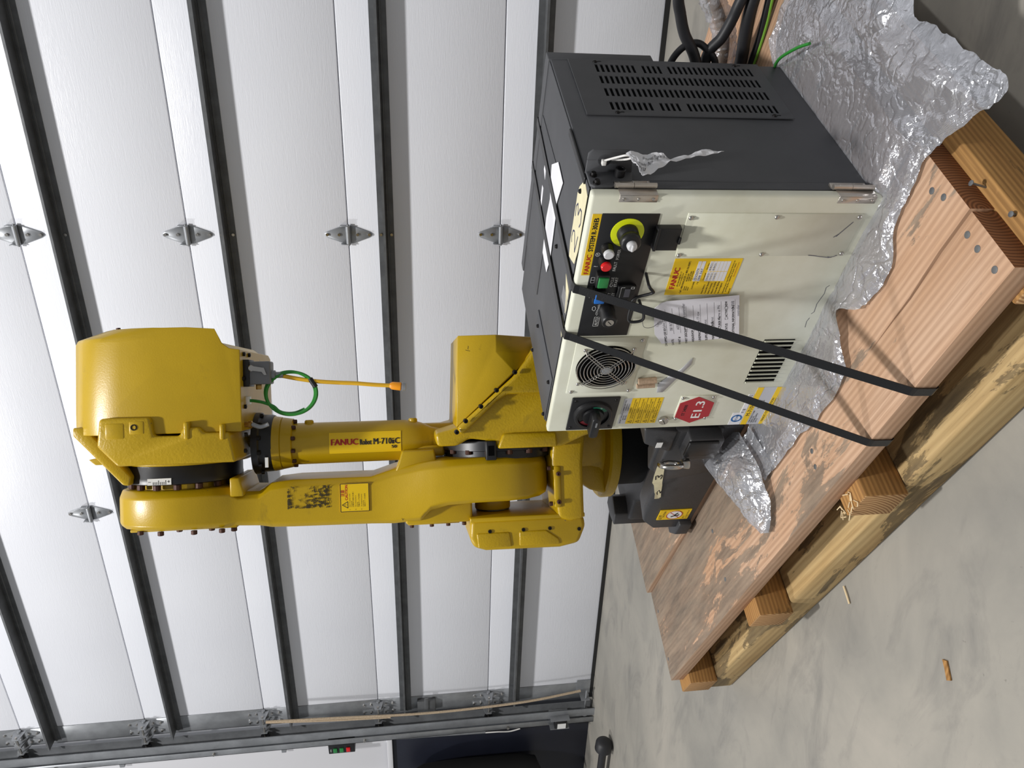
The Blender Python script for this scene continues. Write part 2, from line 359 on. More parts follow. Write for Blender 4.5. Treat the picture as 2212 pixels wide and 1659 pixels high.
# galvanised end stiles, end hinges with rollers
for sx, X0 in ((-1, XL), (1, XR)):
    for k in range(7):
        bm = bmn(); a, b = sorted((X0, X0+sx*.12)); box(bm, a, b, D-.003, D+.045, k*SEC+.002, (k+1)*SEC-.002); obj('end_stile', bm, 'galv', dr, .001, 1)
def make_end_hinge():
    h = bpy.data.objects.new('roller_hinge', None); h.empty_display_size = .05; C.objects.link(h); h.parent = dr
    for dx in (.0, -.058):
        bm = bmn(); prism(bm, [(x+dx, z) for x, z in diamond(.004, .09, .03, .008)], 'y', -.006, -.003); prism(bm, [(x+dx, z) for x, z in diamond(-.004, -.09, .03, .008)], 'y', -.006, -.003)
        prism(bm, [(-.003, .034), (-.062, .016), (-.062, -.016), (-.003, -.03)], 'x', dx-.03, dx-.027); prism(bm, [(-.003, .034), (-.062, .016), (-.062, -.016), (-.003, -.03)], 'x', dx+.02, dx+.023)
        obj('leaf', bm, 'galv', h)
        bm = bmn(); cyl(bm, (dx-.034, -.014, 0), (dx+.034, -.014, 0), .009, seg=12); obj('barrel', bm, 'galv', h, smooth=True)
        b0 = None
        for z in (.078, .04, -.04, -.078):
            if b0 is None: bm = bmn(); cyl(bm, (0, -.006, 0), (0, -.013, 0), .006, seg=6); b0 = obj('bolt', bm, 'steel', h); b0.location = (dx, 0, z)
            else: copy_part(b0, h, (dx, 0, z))
    bm = bmn(); cyl(bm, (.03, -.05, 0), (-.12, -.05, 0), .0055, seg=10); obj('roller_shaft', bm, 'steel', h, smooth=True)
    bm = bmn(); lathe(bm, (-.125, -.05, 0), (1, 0, 0), [(-.012, .012), (-.012, .022), (-.006, .024), (.006, .024), (.012, .022), (.012, .012)], 20); obj('roller_wheel', bm, 'black_plastic', h, smooth=True)
    return h
e0 = make_end_hinge(); e0.location = (XL-.03, D, SEC)
for k in range(2, 7):
    c = e0.copy(); C.objects.link(c); c.parent = dr; c.location = (XL-.03, D, k*SEC)
    for p in e0.children: copy_part(p, c, p.location)
bm = bmn(); box(bm, -.05, .05, -.006, -.003, -.03, .05); box(bm, -.05, -.046, -.06, -.003, -.02, .03); cyl(bm, (.02, -.045, 0), (-.13, -.045, 0), .0055, seg=10); lathe(bm, (-.155, -.045, 0), (1, 0, 0), [(-.012, .01), (-.012, .024), (.012, .024), (.012, .01)], 18)
o = obj('bottom_roller_bracket', bm, 'galv', dr); o.location = (XL-.03, D, .05)
bm = bmn(); box(bm, -.045, .045, -.03, -.003, -.05, .05); box(bm, -.02, .075, -.036, -.03, -.012, .012); o = obj('slide_latch', bm, 'galv_dark', dr, .003); o.location = (XL-.06, D, .955)
# vertical roller track, jamb angle
tr = thing('door_track', 'galvanized vertical roller track along the left door edge', 'track', (XL-.165, D-.045, 0))
prof = [(.030, -.022), (.034, -.026), (.034, -.030), (-.018, -.030), (-.032, -.016), (-.032, .016), (-.018, .030), (.034, .030), (.034, .027), (-.017, .027), (-.029, .015), (-.029, -.015), (-.017, -.027), (.03, -.027)]
bm = bmn(); prism(bm, prof, 'z', .0, 4.2); obj('channel', bm, 'galv', tr, smooth=True, ang=50)
bm = bmn(); box(bm, -.075, -.070, -.03, .06, 0, 4.2); box(bm, -.075, -.034, -.03, -.026, 0, 4.2); obj('jamb_angle', bm, 'galv', tr, .001, 1)
for z in (.5, 1.3, 2.1, 2.9):
    bm = bmn(); cyl(bm, (-.055, -.03, z), (-.055, -.042, z), .008, seg=6); obj('bolt', bm, 'steel', tr)
# walls around the door
bm = bmn(); pts = []; x = -3.60
while x > -7.0:
    pts += [(x, 0), (x-.06, 0), (x-.075, -.03), (x-.10, -.03), (x-.115, 0)]; x -= .30
pts += [(-7, 0), (-7, .12), (-3.58, .12), (-3.58, 0)]
prism(bm, [(a, D+.03+b) for a, b in pts], 'z', 1.17, 5.5); tag(obj('wall_left', bm, 'wall_white', None), 'white ribbed metal wall beside the door', None, None, 'structure')
bm = bmn(); box(bm, -7, -3.57, D+.005, D+.12, 0, 1.165); tag(obj('trim_1', bm, 'navy', None, .002), 'dark navy lower wall panel beside the door', None, None, 'structure')
bm = bmn(); box(bm, -7, -3.60, D-.012, D+.004, 1.155, 1.185); tag(obj('trim_2', bm, 'wall_white', None, .002), 'white cap strip on the navy panel', None, None, 'structure')
bm = bmn(); box(bm, XR+.12, 7, D+.02, D+.12, 0, 5.5); tag(obj('wall_right', bm, 'wall_white'), 'white wall beyond the door', None, None, 'structure')
bm = bmn(); box(bm, -3.58, XR+.12, D+.02, D+.12, 7*SEC, 5.5); tag(obj('wall_back', bm, 'wall_white'), 'white wall above the door', None, None, 'structure')
# rope on the door, push-button box, conduit, junk in the corner
bm = bmn(); tube(bm, smooth_path([(-3.335, D-.10, 1.80), (-3.345, D-.105, 1.45), (-3.36, D-.11, 1.06), (-3.36, D-.11, .76), (-3.345, D-.105, .4), (-3.315, D-.09, .10)], 8), .0065, 8)
tube(bm, smooth_path([(-3.338, D-.10, 1.80), (-3.36, D-.105, 1.45), (-3.37, D-.108, 1.15)], 8), .0065, 8); tag(obj('pull_rope', bm, 'rope', None, smooth=True), 'tan pull rope hanging along the left edge of the overhead door', 'rope')
pb = thing('push_button_station', 'black box with two green and one red button beside the door', 'control box', (-3.628, D-.0, 1.43))
bm = bmn(); box(bm, -.045, .045, -.065, .005, -.072, .072); obj('housing', bm, 'black_plastic', pb, .003)
for z, mt in ((.035, 'green_lens'), (.0, 'green_lens'), (-.036, 'red_lens')):
    bm = bmn(); box(bm, -.032, -.002, -.072, -.064, z-.011, z+.011); obj('button', bm, mt, pb, .002)
text('lettering', [('OPEN', -.03, .056, .006)], 'white_paint', pb, (0, -.0655, 0), (1, 0, 0), (0, 0, 1))
bm = bmn(); cyl(bm, (-3.645, D-.012, 1.50), (-3.645, D-.012, 4.2), .011, seg=12); cyl(bm, (-3.645, D-.012, 1.36), (-3.67, D-.012, .62), .011, seg=12)
for z in (1.75, 2.6): box(bm, -3.675, -3.615, D-.026, D-.0, z-.012, z+.012)
tag(obj('conduit', bm, 'galv', None, smooth=True), 'thin grey steel conduit running to the push button box', 'conduit')
bm = bmn(); tube(bm, smooth_path([(-3.67, D-.02, .62), (-3.66, D-.03, .55), (-3.665, D-.03, .48), (-3.65, D-.03, .42)], 6), .004, 6); tag(obj('loose_wiring', bm, 'zip_white', None, smooth=True), 'bundle of bare white wires on the navy panel', 'wires')
sn = thing('photo_eye_sensor', 'small sensor box with white label low on the door track', 'sensor', (XL-.20, D-.09, .20))
bm = bmn(); box(bm, -.03, .03, -.02, .03, -.035, .035); obj('housing', bm, 'black_plastic', sn, .004); bm = bmn(); box(bm, -.028, .01, -.022, -.0195, -.028, .02); obj('label_plate', bm, 'white_paint', sn); bm = bmn(); box(bm, -.034, -.031, -.02, .06, -.05, .06); obj('bracket', bm, 'galv', sn); bm = bmn(); box(bm, .031, .034, -.02, .06, -.05, .06); obj('bracket', bm, 'galv', sn)
bm = bmn(); lathe(bm, (-3.33, D-.42, .047), (-1, 0, 0), [(-.02, .016), (-.012, .034), (.0, .043), (.04, .045), (.052, .034), (.053, .02), (.9, .02)], 24)
tag(obj('capped_pole', bm, 'hose_black', None, smooth=True), 'dark pole with a round end cap lying on the floor in the door corner', 'pole')
bm = bmn(); lathe(bm, (-3.93, D-.16, .30), (0, 0, 1), [(0, .06), (.03, .13), (.12, .148), (.50, .15), (.68, .14), (.77, .10), (.80, .03), (.802, 0)], 28); tag(obj('hanging_bag', bm, 'black_matt', None, smooth=True), 'black rounded padded bag hanging on the navy wall panel', 'bag')
# ================================================================== pallet (local X = along the deck boards)
PL = Vector((-1.80902, 1.572118, 0)); PA = math.atan2(-.434192, .90082)
PM = Matrix.Translation(PL) @ Matrix.Rotation(PA, 4, 'Z')
pal = thing('pallet', 'rough lumber pallet of thick boards on cross beams', 'pallet', PL, PA)
def wood(name, bm, mt, parent, bev=.002, eg='end_grain'):
    bmesh.ops.recalc_face_normals(bm, faces=bm.faces)
    for f in bm.faces:
        if abs(f.normal.x) > .9: f.material_index = 1
    return obj(name, bm, mt, parent, bev, 2, mats=[eg])
ZT, ZD, ZC = .210, .172, .083
crack = [(1.43, .1157), (1.50, .1148), (1.56, .1128), (1.60, .1150), (1.65, .1172), (1.69, .1165), (1.7262, .1160)]
up_ = [(x, y+.0030*min(1, (x-1.42)/.18)) for x, y in crack]; lo_ = [(x, y-.0030*min(1, (x-1.42)/.18)) for x, y in crack]
bm = bmn(); prism(bm, [(0, 0), (1.726, 0)]+lo_[::-1]+up_+[(1.726, .283), (0, .283)], 'z', ZD, ZT)
bd = wood('deck_board', bm, 'deck_wood', pal, .0012)
for i, (a0, a1, p0, p1, zt) in enumerate([(-.004, 1.722, .287, .57, .224), (.0, 1.73, .575, .858, .222), (-.006, 1.72, .864, 1.147, .224)]):
    bm = bmn(); box(bm, a0, a1, p0, p1, ZD, zt); wood('deck_board', bm, 'deck_wood', pal, .003)
for a0, a1, p0 in ((-.036, .056, -.028), (.566, .645, -.044), (1.124, 1.20, -.037), (1.662, 1.75, -.006)):
    bm = bmn(); box(bm, 0, 1.2-p0, -(a1-a0)/2, (a1-a0)/2, ZC, ZD-.0005); o = wood('cross_beam', bm, 'cross_wood', pal, .004, 'end_grain_light'); o.location = ((a0+a1)/2, p0, 0); o.rotation_euler = (0, 0, R(90))
for p0, p1, a0, a1 in ((-.018, .122, -.05, 1.745), (.50, .64, -.04, 1.70), (1.02, 1.16, -.05, 1.70)):
    bm = bmn(); box(bm, a0, a1, p0, p1, .001, ZC-.0005); wood('bottom_beam', bm, 'beam_wood', pal, .007, 'end_grain_light')
n0 = None
for a, p in ((1.696, .199), (1.705, .172), (1.700, .095), (1.6996, .066), (1.7017, .022), (1.15, .06), (1.16, .09), (.60, .07), (.61, .20), (.02, .06), (.03, .21)):
    if n0 is None: bm = bmn(); lathe(bm, (0, 0, 0), (0, 0, 1), [(-.004, .0055), (.0006, .0055), (.001, .004)], 12); n0 = obj('nail_head', bm, 'nail_grey', pal, smooth=True); n0.location = (a, p, ZT)
    else: copy_part(n0, pal, (a, p, ZT))
def screw(a, p, z, tip, s=1):
    bm = bmn(); lathe(bm, (a, p, z), tip, [(0, .0022*s), (.036*s, .0022*s), (.040*s, .0058*s), (.0415*s, .0058*s), (.042*s, .003*s)], 12); return obj('screw', bm, 'nail_grey', pal, smooth=True)
screw(1.735, .1545, ZD-.004, (.2, .1, 1), .72); screw(1.741, .085, ZD-.024, (.1, 0, 1), .75)
# splintered shreds on the gouged cross beam and lifted sliver on the lower beam
for i in range(12):
    a = 1.115+random.random()*.07; p = -.034+random.random()*.03
    bm = bmn(); tube(bm, [(a, p, ZD+.001), (a+random.uniform(-.01, .01), p+random.uniform(-.012, .01), ZD+random.uniform(.001, .003)), (a+random.uniform(-.02, .012), p+random.uniform(-.02, .01), ZD+random.uniform(0, .004))], .0011, 4); obj('splinter', bm, 'splinter', pal)
bm = bmn(); loft(bm, [[(.78, .07, ZC), (.78, .09, ZC), (.78, .09, ZC+.002), (.78, .07, ZC+.002)], [(.86, .075, ZC+.008), (.86, .1, ZC+.008), (.86, .1, ZC+.011), (.86, .075, ZC+.011)], [(.97, .085, ZC+.03), (.97, .1, ZC+.03), (.97, .1, ZC+.033), (.97, .085, ZC+.033)]]); obj('split_sliver', bm, 'beam_wood', pal)
bm = bmn(); tube(bm, smooth_path([(-1.138, 1.214, .004), (-1.146, 1.198, .005), (-1.160, 1.180, .004)], 4), .0022, 6); tag(obj('wood_splinter', bm, 'splinter', None), 'thin pale wood splinter lying on the concrete beside the pallet', 'splinter')
bm = bmn(); prism(bm, [(-1.046, .905), (-1.040, .895), (-1.066, .872), (-1.074, .88), (-1.058, .893)], 'z', .001, .004); tag(obj('wood_flake', bm, 'cross_wood', None), 'small brown wood flake alone on the open concrete floor', 'wood flake')
# ================================================================== controller cabinet (local x right, y back, z up; origin front-left-bottom)
CO = Vector((-.77058, 1.340846, .209916)); CA = -.395952; W, DP, HC = .593, .459, .4924
CM = Matrix.Translation(CO) @ Matrix.Rotation(CA, 4, 'Z')
cab = thing('control_cabinet', 'beige fronted dark grey robot control cabinet strapped to the pallet', 'cabinet', CO, CA)
EX, EZ = (1, 0, 0), (0, 0, 1)
def on_front(y): return (0, y, 0)
bm = bmn(); box(bm, .003, W-.003, .022, .044, .004, HC-.004); box(bm, .003, W-.003, .043, DP, .0165, HC-.003); obj('body', bm, 'grey_cabinet', cab, .002)
bm = bmn(); box(bm, .06, W-.002, DP, DP+.03, .281, HC+.002); obj('rear_cover', bm, 'grey_cabinet', cab, .002)
bm = bmn(); box(bm, 0, W, 0, .019, 0, HC); door = obj('door', bm, 'beige', cab, .005, 3)
bm = bmn(); box(bm, .004, W-.004, .019, .023, .005, HC-.005); obj('door_gasket', bm, 'void', cab)
# top sheets
bm = bmn(); box(bm, .004, W-.006, .026, DP-.002, HC-.003, HC-.0005); obj('top_sheet', bm, 'grey_cabinet', cab, .0008, 1)
bm = bmn(); box(bm, .005, .137, .030, .236, HC-.0005, HC+.002); obj('top_cover_plate', bm, 'grey_cabinet', cab, .0008, 1)
bm = bmn(); box(bm, .145, .478, .275, .452, HC-.0005, HC+.0012); obj('top_cover_plate', bm, 'grey_cabinet', cab, .0008, 1)
bm = bmn(); box(bm, .578, .5905, .05, .20, HC-.0005, HC+.0025); obj('edge_strip', bm, 'black_plastic', cab, .0008, 1)
def pan_screw(mt, r=.0042, hgt=.003):
    bm = bmn(); lathe(bm, (0, 0, 0), (0, -1, 0), [(0, r), (hgt*.5, r*.95), (hgt, r*.55), (hgt*1.05, r*.2)], 14); return obj('screw', bm, mt, cab, smooth=True)
s0 = pan_screw('dark_bolt', .0045, .005); s0.rotation_euler = (R(-90), 0, 0); s0.location = (.112, .21, HC+.002)
for p in ((.111, .045), (.018, .2275), (.0136, .040), (.365, .166), (.555, .066)): copy_part(s0, cab, (p[0], p[1], HC+(.002 if p[0] < .14 else -.0005)))
# door hardware -----------------------------------------------------
ps = pan_screw('steel', .0042); ps.parent = cab; ps.location = (.5523, -.0018, .3237)
for x, z in ((.4769, .3241), (.5542, .1783), (.5547, .0336), (.4791, .0323), (.478, .178)): copy_part(ps, cab, (x, -.0018, z))
bm = bmn(); box(bm, .4738, .5605, -.0018, .002, .0262, .3295); obj('blank_plate', bm, 'beige', cab, .0006, 1)
bm = bmn(); box(bm, .127, .284, -.0018, .002, .3345, .4685); obj('fan_plate', bm, 'beige', cab, .0006, 1)
for x, z in ((.2755, .342), (.1316, .3403), (.1326, .4592), (.2745, .460)): copy_part(ps, cab, (x, -.0018, z))
# operator panel
op = obj('operator_panel', box(bmn(), .2885, .559, -.0012, .002, .3755, .4702), 'black_plastic', cab, .0008, 1)
yb = obj('nameplate_strip', box(bmn(), .434, .5578, -.0012, .002, .4707, .4852), 'label_yellow', cab)
text('red_lettering', [('FANUC', .4372, .4738, .0082, .0405)], 'ink_red', yb, on_front(-.0014), EX, EZ, .0006)
text('lettering', [('SYSTEM R-30', .4850, .4738, .0082, .052), ('i', .5385, .4738, .009, .0025), ('B', .5432, .4738, .0082, .0075)], 'ink', yb, on_front(-.0014), EX, EZ, .0005)
for E_ in [('POWER', .468, .4265, .0052, .021), ('FAULT', .4435, .4275, .0052, .0195), ('CYCLE', .408, .4262, .0050, .0215), ('START', .408, .4190, .0050, .0215), ('FAULT', .373, .4262, .0050, .0215), ('RESET', .373, .4190, .0050, .0215),
    ('AUTO', .3165, .4375, .0056, .0185), ('T1', .355, .4320, .0056), ('<250mm/s', .341, .4400, .0052, .026), ('?', .4525, .4600, .0066), ('HOURS', .388, .4135, .0026, .012), ('KÜBLER', .401, .3875, .0028, .012)]: text('lettering', [E_], 'white_paint', op, on_front(-.0016), EX, EZ)
fo = on_front(-.0016)
bm = bmn(); lines(bm, stroke([(.3145, .4358), (.337, .4358), (.337, .4452), (.3145, .4452), (.3145, .4358)]), .0007, fo, EX, EZ); obj('panel_symbol', bm, 'white_paint', op)
bm = bmn(); lines(bm, stroke([(.4175, .4605), (.4295, .4605), (.4295, .4665), (.4175, .4665), (.4175, .4605)])+[((.4235, .4605), (.4235, .4665))], .0007, fo, EX, EZ); obj('panel_symbol', bm, 'white_paint', op)
bm = bmn(); lines(bm, stroke(circle(.4785, .4640, .0036, 14)+[(.4821, .4640)])+[((.4765, .4625), (.4785, .466)), ((.4785, .4625), (.4805, .466))], .0007, fo, EX, EZ); obj('panel_symbol', bm, 'white_paint', op)
bm = bmn(); lines(bm, [((.385, .4615), (.391, .4665)), ((.3835, .4625), (.3895, .4675)), ((.3865, .4605), (.3925, .4655))], .0008, fo, EX, EZ); obj('panel_symbol', bm, 'white_paint', op)
bm = bmn(); lines(bm, stroke([(.352, .4490), (.355, .4530), (.361, .4530), (.363, .4500), (.359, .4470), (.354, .4475), (.352, .4490)]), .0008, fo, EX, EZ); obj('panel_symbol', bm, 'white_paint', op)

es = obj('emergency_stop', lathe(bmn(), (.5227, -.0012, .4228), (0, -1, 0), [(0, .0275), (.0012, .0275), (.0014, .0268)], 40), 'estop_yellow', cab, smooth=True)
obj('stop_collar', lathe(bmn(), (.5227, -.002, .4228), (0, -1, 0), [(0, .0178), (.012, .0170), (.014, .0150), (.017, .0150), (.019, .0172), (.028, .0168), (.031, .013)], 28), 'black_plastic', es, smooth=True, ang=60)
bm = bmn(); lathe(bm, (.5227, -.032, .4228), (0, -1, 0), [(0, .0085), (.008, .008), (.010, .006)], 16); box(bm, .5165, .5289, -.044, -.040, .4206, .4250); obj('stop_twist_knob', bm, 'white_lens', es, .0008, 1)
for x, mt, nm in ((.4925, 'white_lens', 'power_lamp'), (.467, 'red_lens', 'fault_lamp')):
    o = obj(nm, lathe(bmn(), (x, -.001, .4512), (0, -1, 0), [(0, .0105), (.006, .0105), (.0075, .0096), (.016, .0096)], 24), 'black_plastic', cab, smooth=True, ang=50)
    obj('lens', lathe(bmn(), (x, -.016, .4512), (0, -1, 0), [(0, .009), (.005, .0088), (.0065, .007)], 24), mt, o, smooth=True)
for x, mt, nm in ((.431, 'green_lens', 'cycle_start_button'), (.3955, 'blue_lens', 'fault_reset_button')):
    o = obj(nm, box(bmn(), x-.0135, x+.0135, -.016, 0, .4385, .4605), 'black_plastic', cab, .0015)
    obj('lens', box(bmn(), x-.0105, x+.0105, -.020, -.015, .4405, .4580), mt, o, .001)
o = obj('mode_key_switch', lathe(bmn(), (.3515, -.001, .4265), (0, -1, 0), [(0, .0155), (.006, .0155), (.008, .014), (.028, .0145), (.031, .012)], 28), 'black_plastic', cab, smooth=True, ang=50)
bm = bmn(); lathe(bm, (.3515, -.031, .4265), (0, -1, 0), [(0, .0075), (.002, .0075)], 20); o2 = obj('key_plug', bm, 'steel', o, smooth=True, ang=30)
bm = bmn(); lines(bm, [((.3475, .423), (.355, .430))], .0016, (0, -.0332, 0), EX, EZ); obj('key_slot', bm, 'ink', o)
o = obj('hour_meter', prism(bmn(), [(.3845, .384), (.4125, .384), (.4155, .3925), (.4155, .4085), (.4125, .417), (.3845, .417), (.3815, .4085), (.3815, .3925)], 'y', -.008, .0), 'black_plastic', cab, .0012)
obj('display', box(bmn(), .390, .408, -.0086, -.0079, .3945, .4045), 'ink_grey', o)
bm = bmn(); lines(bm, stroke([(.386, .405), (.386, .4115), (.4115, .4115), (.4115, .405)])+stroke([(.4085, .3885), (.4125, .3885), (.4125, .394), (.4085, .394), (.4085, .3885)]), .0006, (0, -.0082, 0), EX, EZ); obj('bezel_mark', bm, 'white_paint', o)
o = obj('socket_cover', box(bmn(), .4945, .5382, -.0125, 0, .3365, .3775), 'black_plastic', cab, .0012); obj('cover_lip', box(bmn(), .4945, .5382, -.0145, -.012, .3725, .3775), 'black_plastic', o, .0008); obj('finger_tab', box(bmn(), .5095, .5225, -.016, -.0125, .3345, .3385), 'black_plastic', o, .0008)
bm = bmn(); tube(bm, smooth_path([(.4375, -.001, .372), (.4317, -.028, .3717), (.424, -.032, .3645), (.4175, -.03, .3645), (.3985, -.022, .3896), (.375, -.022, .3915), (.3536, -.024, .391), (.349, -.028, .386), (.352, -.03, .372), (.358, -.03, .366), (.368, -.026, .367), (.3737, -.022, .3701), (.376, -.001, .371)], 5), .0027, 8); obj('cable_hook', bm, 'black_plastic', cab, smooth=True)
# service label
lb = obj('service_label', box(bmn(), .3872, .4682, -.0006, .001, .2068, .3276), 'label_yellow', cab)
text('red_lettering', [('FANUC', .402, .3135, .0095, .0465)], 'ink_red', lb, on_front(-.0008), EX, EZ, .0008)
T = [('cRc Services 24 / 7', .406, .3080, .0028, .034), ('Customer Resource Center', .407, .3045, .0018, .030), ('Call 1-800-FANUC-US (1-800-326-8287)', .391, .2985, .0033, .0715), ('Canada:', .3975, .2940, .0022), ('905-812-2300', .418, .2940, .0022), ('Mexico:', .3975, .2905, .0022), ('+52 449 922-8001', .418, .2905, .0022), ('Brazil:', .3975, .2870, .0022), ('+55 11 3619-0599', .418, .2870, .0022), ('CUSTOMER #', .400, .2795, .0024), ('F #', .412, .2725, .0026), ('Completed', .4205, .2640, .0025), ('Due Date', .4445, .2640, .0025)]
T += [(t, .3895, .2585-.0062*i, .0026) for i, t in enumerate(('Robot Battery', 'Controller Battery', 'Robot Greasing', 'Balancer Greasing', 'Controller Backup', 'Service Engineer'))]
T += [('Schedule your next Maintenance Service to', .3895, .2195, .0024, .074), ('prolong the reliability of your robot', .3935, .2155, .0024, .064), ('A05B-2700', .3895, .2085, .0018)]
text('lettering', T, 'ink', lb, on_front(-.0008), EX, EZ, .0001)
text('web_lettering', [('fanucamerica.com', .428, .2108, .0024, .032)], 'ink_red', lb, on_front(-.0008), EX, EZ)
bm = bmn()
for i in range(6):
    for x0, x1 in ((.4185, .4395), (.4405, .4625)): box(bm, x0, x1, -.0009, -.0005, .2575-.0062*i, .2630-.0062*i)
for z in (.2785, .2715): box(bm, .4185, .4625, -.0009, -.0005, z, z+.0058)
obj('form_cells', bm, 'white_paper', lb)
text('handwriting', [('1525674', .421, .2795, .0036, .026), ('188 567', .421, .2725, .0036, .026), ('10/6/21', .4205, .2582, .0032, .016), ('8/8/21', .4425, .2582, .0032, .016), ('10/6/21', .4205, .2520, .0032, .016), ('8/8/21', .4425, .2520, .0032, .016), ('10/6/21', .4205, .2458, .0032, .016)], 'ink_grey', lb, on_front(-.0011), EX, EZ)
# fan with wire guard
fx, fz = .2041, .4012
fan = obj('cooling_fan', lathe(bmn(), (fx, -.0022, fz), (0, -1, 0), [(0, .0585), (.0008, .0585)], 48), 'void', cab)
for i in range(8):
    r = .0575-.0066*i; P = [(fx+r*math.cos(a), -.008-(.003 if i > 1 else 0), fz+r*math.sin(a)) for a in [2*math.pi*k/40 for k in range(40)]]
    obj('guard_ring', tube(bmn(), P, .0011, 6, True), 'steel', fan, smooth=True)
for k in range(4):
    a = R(45+90*k); ca, sa = math.cos(a), math.sin(a); bm = bmn()
    for s in (-.0028, .0028):
        tube(bm, [(fx+ca*.004-sa*s, -.0125, fz+sa*.004+ca*s), (fx+ca*.060-sa*s, -.0105, fz+sa*.060+ca*s), (fx+ca*.066, -.003, fz+sa*.066)], .0011, 6)
    obj('guard_arm', bm, 'steel', fan, smooth=True)
    copy_part(ps, cab, (fx+ca*.0675, -.0022, fz+sa*.0675))
obj('guard_hub', lathe(bmn(), (fx, -.0105, fz), (0, -1, 0), [(0, .0095), (.0022, .0095), (.0026, .008)], 24), 'galv', fan, smooth=True, ang=30)
obj('fan_rotor', lathe(bmn(), (fx, -.003, fz), (0, -1, 0), [(0, .02), (.0025, .019)], 24), 'black_plastic', fan)
# main switch
sw = obj('main_switch', box(bmn(), .0095, .1135, -.0045, 0, .352, .4532), 'black_plastic', cab, .002)
cx, cz = .062, .4035
obj('switch_ring', lathe(bmn(), (cx, -.0045, cz), (0, -1, 0), [(0, .0415), (.007, .0400), (.0085, .0375), (.0085, .033), (.004, .0315)], 44), 'black_plastic', sw, smooth=True, ang=30)
for nm, mt, a0, a1 in (('off_sector', 'switch_red', R(128), R(218)), ('on_sector', 'switch_green', R(-62), R(8))):
    bm = bmn(); A = circle(cx, cz, .0335, 12, a0, a1); B = circle(cx, cz, .0245, 12, a0, a1); 
    for i in range(11): bm.faces.new([bm.verts.new((p[0], -.0092, p[1])) for p in (A[i], A[i+1], B[i+1], B[i])])
    obj(nm, bm, mt, sw)
text('lettering', [('OFF', cx-.031, cz-.004, .004), ('ON', cx+.0225, cz-.016, .004)], 'white_paint', sw, (0, -.0095, 0), EX, EZ)
bm = bmn(); lathe(bm, (cx, -.0085, cz), (0, -1, 0), [(0, .0235), (.006, .022)], 28); obj('switch_boss', bm, 'black_plastic', sw, smooth=True, ang=40)
bm = bmn(); prism(bm, [(cx-.034, cz-.0095), (cx+.021, cz-.0095), (cx+.026, cz), (cx+.021, cz+.0095), (cx-.034, cz+.0095), (cx-.038, cz)], 'y', -.040, -.013); obj('switch_handle', bm, 'black_plastic', sw, .003, 2)
bm = bmn(); box(bm, cx+.001, cx+.015, -.0412, -.0395, cz-.0016, cz+.0016); obj('handle_slot', bm, 'galv', sw)
for x, z in ((.019, .3605), (.105, .3605), (.019, .4445), (.105, .4445)): 
    bm = bmn(); lathe(bm, (x, -.0044, z), (0, -1, 0), [(0, .0035), (.001, .003)], 12); obj('plate_screw', bm, 'dark_bolt', sw, smooth=True)
# warning label
wl = obj('rating_label', box(bmn(), .0215, .1045, -.0006, .001, .3252, .3415), 'silver_label', cab)
text('lettering', [('SHORT CIRCUIT CURRENT RATING', .0235, .3360, .0030, .076), ('200 VAC', .034, .3312, .0030), ('50,000 Arms', .066, .3312, .0030), ('480 VAC', .034, .3266, .0030), ('10,000 Arms', .066, .3266, .0030)], 'ink', wl, on_front(-.0008), EX, EZ)
wl = obj('warning_label', box(bmn(), .0210, .1045, -.0006, .001, .2585, .3252), 'label_yellow', cab); bm = bmn()
TX = []
for i, (a, b, c) in enumerate((('WARNING', '1. THIS EQUIPMENT IS FOR INDUSTRIAL', 'USE ONLY. DISCONNECT POWER FIRST'), ('WARNING', 'HIGH VOLTAGE CAPACITOR MAY', 'DISCHARGE SLOWLY'), ('AVERTISSEMENT', 'COUPER LE COURANT AVANT', "D'OUVRIR LE BOITIER"), ('WARNING', 'REFER TO THE MANUAL BEFORE', 'MAINTENANCE'))):
    z1 = .3252-i*.0167
    if i: lines(bm, [((.021, z1), (.1045, z1))], .0006, on_front(-.0008), EX, EZ)
    lines(bm, stroke([(.0235, z1-.0125), (.0325, z1-.0125), (.028, z1-.0045), (.0235, z1-.0125)])+[((.028, z1-.0105), (.028, z1-.0075))], .0008, on_front(-.0008), EX, EZ)
    TX += [(a, .056, z1-.0048, .0028), (b, .036, z1-.0092, .0026, .066), (c, .038, z1-.0135, .0026, .055)]
obj('label_rules', bm, 'ink', wl); text('lettering', TX, 'ink', wl, on_front(-.0008), EX, EZ)
o = obj('door_lock', lathe(bmn(), (.0315, 0, .2425), (0, -1, 0), [(0, .0105), (.006, .0105), (.007, .0095), (.0085, .009)], 26), 'steel', cab, smooth=True, ang=30)
bm = bmn(); lines(bm, [((.0255, .2395), (.0375, .2455))], .0016, on_front(-.0088), EX, EZ); obj('lock_slot', bm, 'ink', o)
pl = obj('station_plate', box(bmn(), .0300, .1075, -.0020, .001, .1448, .2217), 'beige', cab, .0006, 1)
obj('red_hexagon', prism(bmn(), [(.105, .1832), (.0848, .1443), (.0408, .1438), (.0192, .1812), (.0404, .2193), (.0858, .2193)], 'y', -.0032, -.002), 'red_enamel', pl)
text('lettering', [('ST 34000', .0455, .2005, .0072, .035)], 'ink', pl, on_front(-.0034), EX, EZ, .0002)
text('white_lettering', [('E1.3', .037, .1650, .0195, .054)], 'white_paint', pl, on_front(-.0034), EX, EZ, .0009)
for x, z in ((.035, .2165), (.1025, .2165), (.0345, .150), (.1025, .150)): copy_part(ps, cab, (x, -.002, z))
